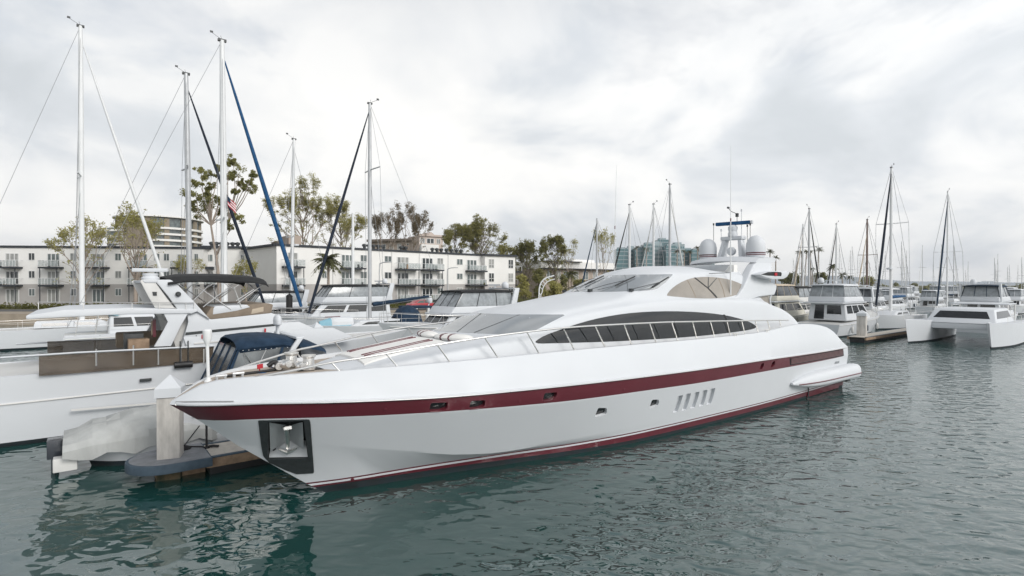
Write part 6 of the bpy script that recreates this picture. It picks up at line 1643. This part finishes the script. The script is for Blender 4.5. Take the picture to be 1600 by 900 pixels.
# catamaran at the right
cat_ = empty('catamaran', (*XY(1512, 47.5), 0), SANG + R(180), 'white catamaran with blunt twin hulls at the right-hand dock', 'catamaran')
for m in (1, -1):
    hb, fz_, fw_ = gen_hull(12.5, 1.7, 1.75, 2.0, rake=.06, tw=.75)
    o = hb.build('hull', ['gel', 'antifoul', 'gel'], cat_, smooth=32); o.location = (-6, m * 2.7, 0)
MB().box((-1.5, 0, 1.45), (8.0, 4.4, .5)).build('bridge_deck', 'gel', cat_, bevel=.08)
c = taper(-4.0, 2.6, -3.8, 1.2, 2.4, 2.0, 1.7, 2.9); co = MB().hexa(c).build('cabin', 'gel', cat_, bevel=.15)
for sd_ in 'PSFA': win(c, sd_, [(.08, .35), (.92, .35), (.88, .82), (.12, .82)], co)
MB().box((-5.2, 0, 3.2), (3.2, 4.2, .1)).build('cockpit_top', 'gel', cat_, bevel=.04)
for x in (-6.6, -3.9):
    for m in (1, -1): MB().tube([(x, m * 2.0, 1.7), (x, m * 2.0, 3.2)], .04, 6).build('top_post', 'steel', cat_)
rail(cat_, [Vector((x, 3.4, 1.85)) for x in (-5.5, -3, -.5, 2, 4.5)], .6, .014); rail(cat_, [Vector((x, -3.4, 1.85)) for x in (-5.5, -3, -.5, 2, 4.5)], .6, .014)
GR = 'sailing boats beyond the big yacht'
sailboat('white-masted sailing boat with navy furled headsail and mast radar beyond the right-hand pile', 1392, 262, 62, TO, 13, 4.6, 'dnavy', .975, .16, (.62, .19), boom=(5, 3.4, 'blue', .1), radar=.31, fb=1.7, furl_r=.13, group=GR)
sailboat('sailing boat with a grey mast and dark furled sail left of the slender tree', 932.5, 341, 72, TO, 11, 3.8, 'navy', .96, .13, (), 'alu', group=GR, fb=1.4, furl_r=.09, wind=False)
sailboat('sailing boat with a white mast and black furled sail left of the teal towers', 983.5, 320, 74, TO, 12, 5.0, 'bcan', .94, .155, (.4,), group=GR, fb=1.4, furl_r=.10)
sailboat('sailing boat with white mast and pale furled sail before the middle teal towers', 1021, 319, 76, TO, 11, 4.4, 'gcan', .9, .15, (), group=GR, fb=1.4, furl_r=.09)
sailboat('grey-masted sailing boat before the teal towers, its pale furled sail falling to the right', 1046.5, 288, 72, AW, 13, 4.6, 'gel2', .90, .165, (.48,), 'alu', group=GR, fb=1.5, furl_r=.10)
sailboat('sailing boat with a pale mast at the left of the tall palm group', 1254.5, 350, 84, TO, 11, 3.8, 'tandk', .9, .14, (), group=GR, fb=1.4, furl_r=.09, wind=False)
sailboat('tall-masted sailing boat amid the palms, its dark furled sail falling to the right', 1264, 326, 80, AW, 12, 4.4, 'bcan', .95, .15, (.62,), 'alu', group=GR, fb=1.4, furl_r=.10)
sailboat('sailing boat with a white mast right of the palms, dark furled sail to the left', 1306.5, 350, 88, TO, 11, 4.2, 'bcan', .92, .14, (.42,), group=GR, fb=1.4, furl_r=.10)
M['bspar'] = mat('brown_spar', (.16, .11, .09), .5, var=.2)
sailboat('sailing boat with a dark brown mast and two pairs of spreaders', 1354.5, 343, 86, TO, 12, 4.6, 'tandk', .85, .15, (.60, .27), 'bspar', group=GR, fb=1.4, furl_r=.09)
sailboat('sailing boat with a thin white mast and navy furled headsail above the catamaran', 1480, 300, 74, TO, 12, 4.6, 'navy', .93, .10, (.5,), group=GR, fb=1.4)
cruiser('white cruiser moored furthest right, beyond the catamaran', 1545, 60, AW, 13, 4.3, 1.5, 2.1, top='navy', encl='vinyl', x_off=.5)
# tall aerials beyond the yacht's roof
for px, yt, yb, Y, lab in ((961, 258, 470, 46, 'tall thin white whip aerial of a boat hidden behind the big yacht\'s roof'),):
    x, y = XY(px - 2, Y); t = empty('whip_aerial', (x, y, 0), 0, lab, 'aerial')
    MB().tube([(0, 0, 0), (.1, 0, zt(360, Y)), (.22, 0, zt(yt, Y))], [.035, .03, .012], 6).build('rod', 'walu', t)
    MB().tube([(.09, 0, zt(358, Y)), (.09, 0, zt(353, Y))], .04, 6).build('joint', 'maroon', t)
# far marina: rows of small sailing boats, masts only a pixel or two wide
protoh, _, _ = gen_hull(10, 3.2, 1.0, 1.3)
rng = random.Random(77)
base = empty('distant_sailing_boat', (0, 0, 0), 0, 'distant sailing boat with a bare thin mast in the crowded far marina', 'sailboat', 'distant sailing boats of the far marina')
protoh.build('hull', ['gel', 'antifoul', 'gel2'], base, smooth=32)
MB().hexa(taper(2.5, 6.8, 2.6, 6.0, .85, .75, 1.05, 1.55)).build('coachroof', 'gel', base)
MB().tube([(5.6, 0, 1.0), (5.6, 0, 14.5)], [.10, .07], 6).tube([(5.55, -1, 8.5), (5.55, 1, 8.5)], .04, 5).build('mast', 'alu', base)
MB().tube([(5.4, 0, 2.5), (1.2, 0, 2.6)], .18, 6).build('boom_cover', 'navy', base)
MB().tube([(9.8, 0, 1.4), (5.6, 0, 14.0)], .05, 5).build('furled_headsail', 'gel2', base)
spots = []
for k in range(46):
    Y = rng.uniform(120, 250); px = rng.uniform(1335, 1640) if k > 8 else rng.uniform(1225, 1340)
    X = (px - 800) / F * Y
    if all((X - a) ** 2 + (Y - b) ** 2 > 36 for a, b, _ in spots): spots.append((X, Y, rng.uniform(.75, 1.15)))
for i, (X, Y, s) in enumerate(spots):
    o = base if i == 0 else copy_tree(base)
    o.location = (X, Y, 0); o.rotation_euler = (0, 0, SANG + (math.pi if rng.random() < .5 else 0)); o.scale = (s, s, s * rng.uniform(.9, 1.15))

# distant motor boats in the far slips, copies of one plain cruiser
pm = cruiser('distant small white motorboat in the crowded far slips', 1300, 130, AW, 10, 3.4, 1.2, 1.7, ch=.8, dome=False, arch=False, x_off=.5, group='distant motorboats of the far slips')
k = 0; used = [(o_[0], o_[1]) for o_ in spots]
while k < 30:
    Y = rng.uniform(92, 190); px = rng.uniform(1195, 1620); X = (px - 800) / F * Y
    if any((X - a) ** 2 + (Y - b) ** 2 < 42 for a, b in used): continue
    used.append((X, Y)); k += 1
    o = pm if k == 1 else copy_tree(pm)
    o.location = (X, Y, 0); o.rotation_euler = (0, 0, SANG + (math.pi if rng.random() < .5 else 0)); q_ = rng.uniform(.8, 1.15); o.scale = (q_, q_, q_)

# ---------------------------------------------------------------- thin sea air
mh = bpy.data.materials.new('sea_haze'); mh.use_nodes = True
t_ = mh.node_tree; t_.nodes.remove(t_.nodes['Principled BSDF'])
pv = t_.nodes.new('ShaderNodeVolumePrincipled'); pv.inputs['Color'].default_value = (.92, .95, 1, 1); pv.inputs['Density'].default_value = .00016; pv.inputs['Anisotropy'].default_value = .2
t_.links.new(pv.outputs[0], t_.nodes['Material Output'].inputs['Volume'])
hz_ = MB().box((0, 1700, 79), (9000, 4200, 166)).build('haze', mh)
tag(hz_, 'thin pale haze in the air over the harbour', 'haze', kind='stuff')
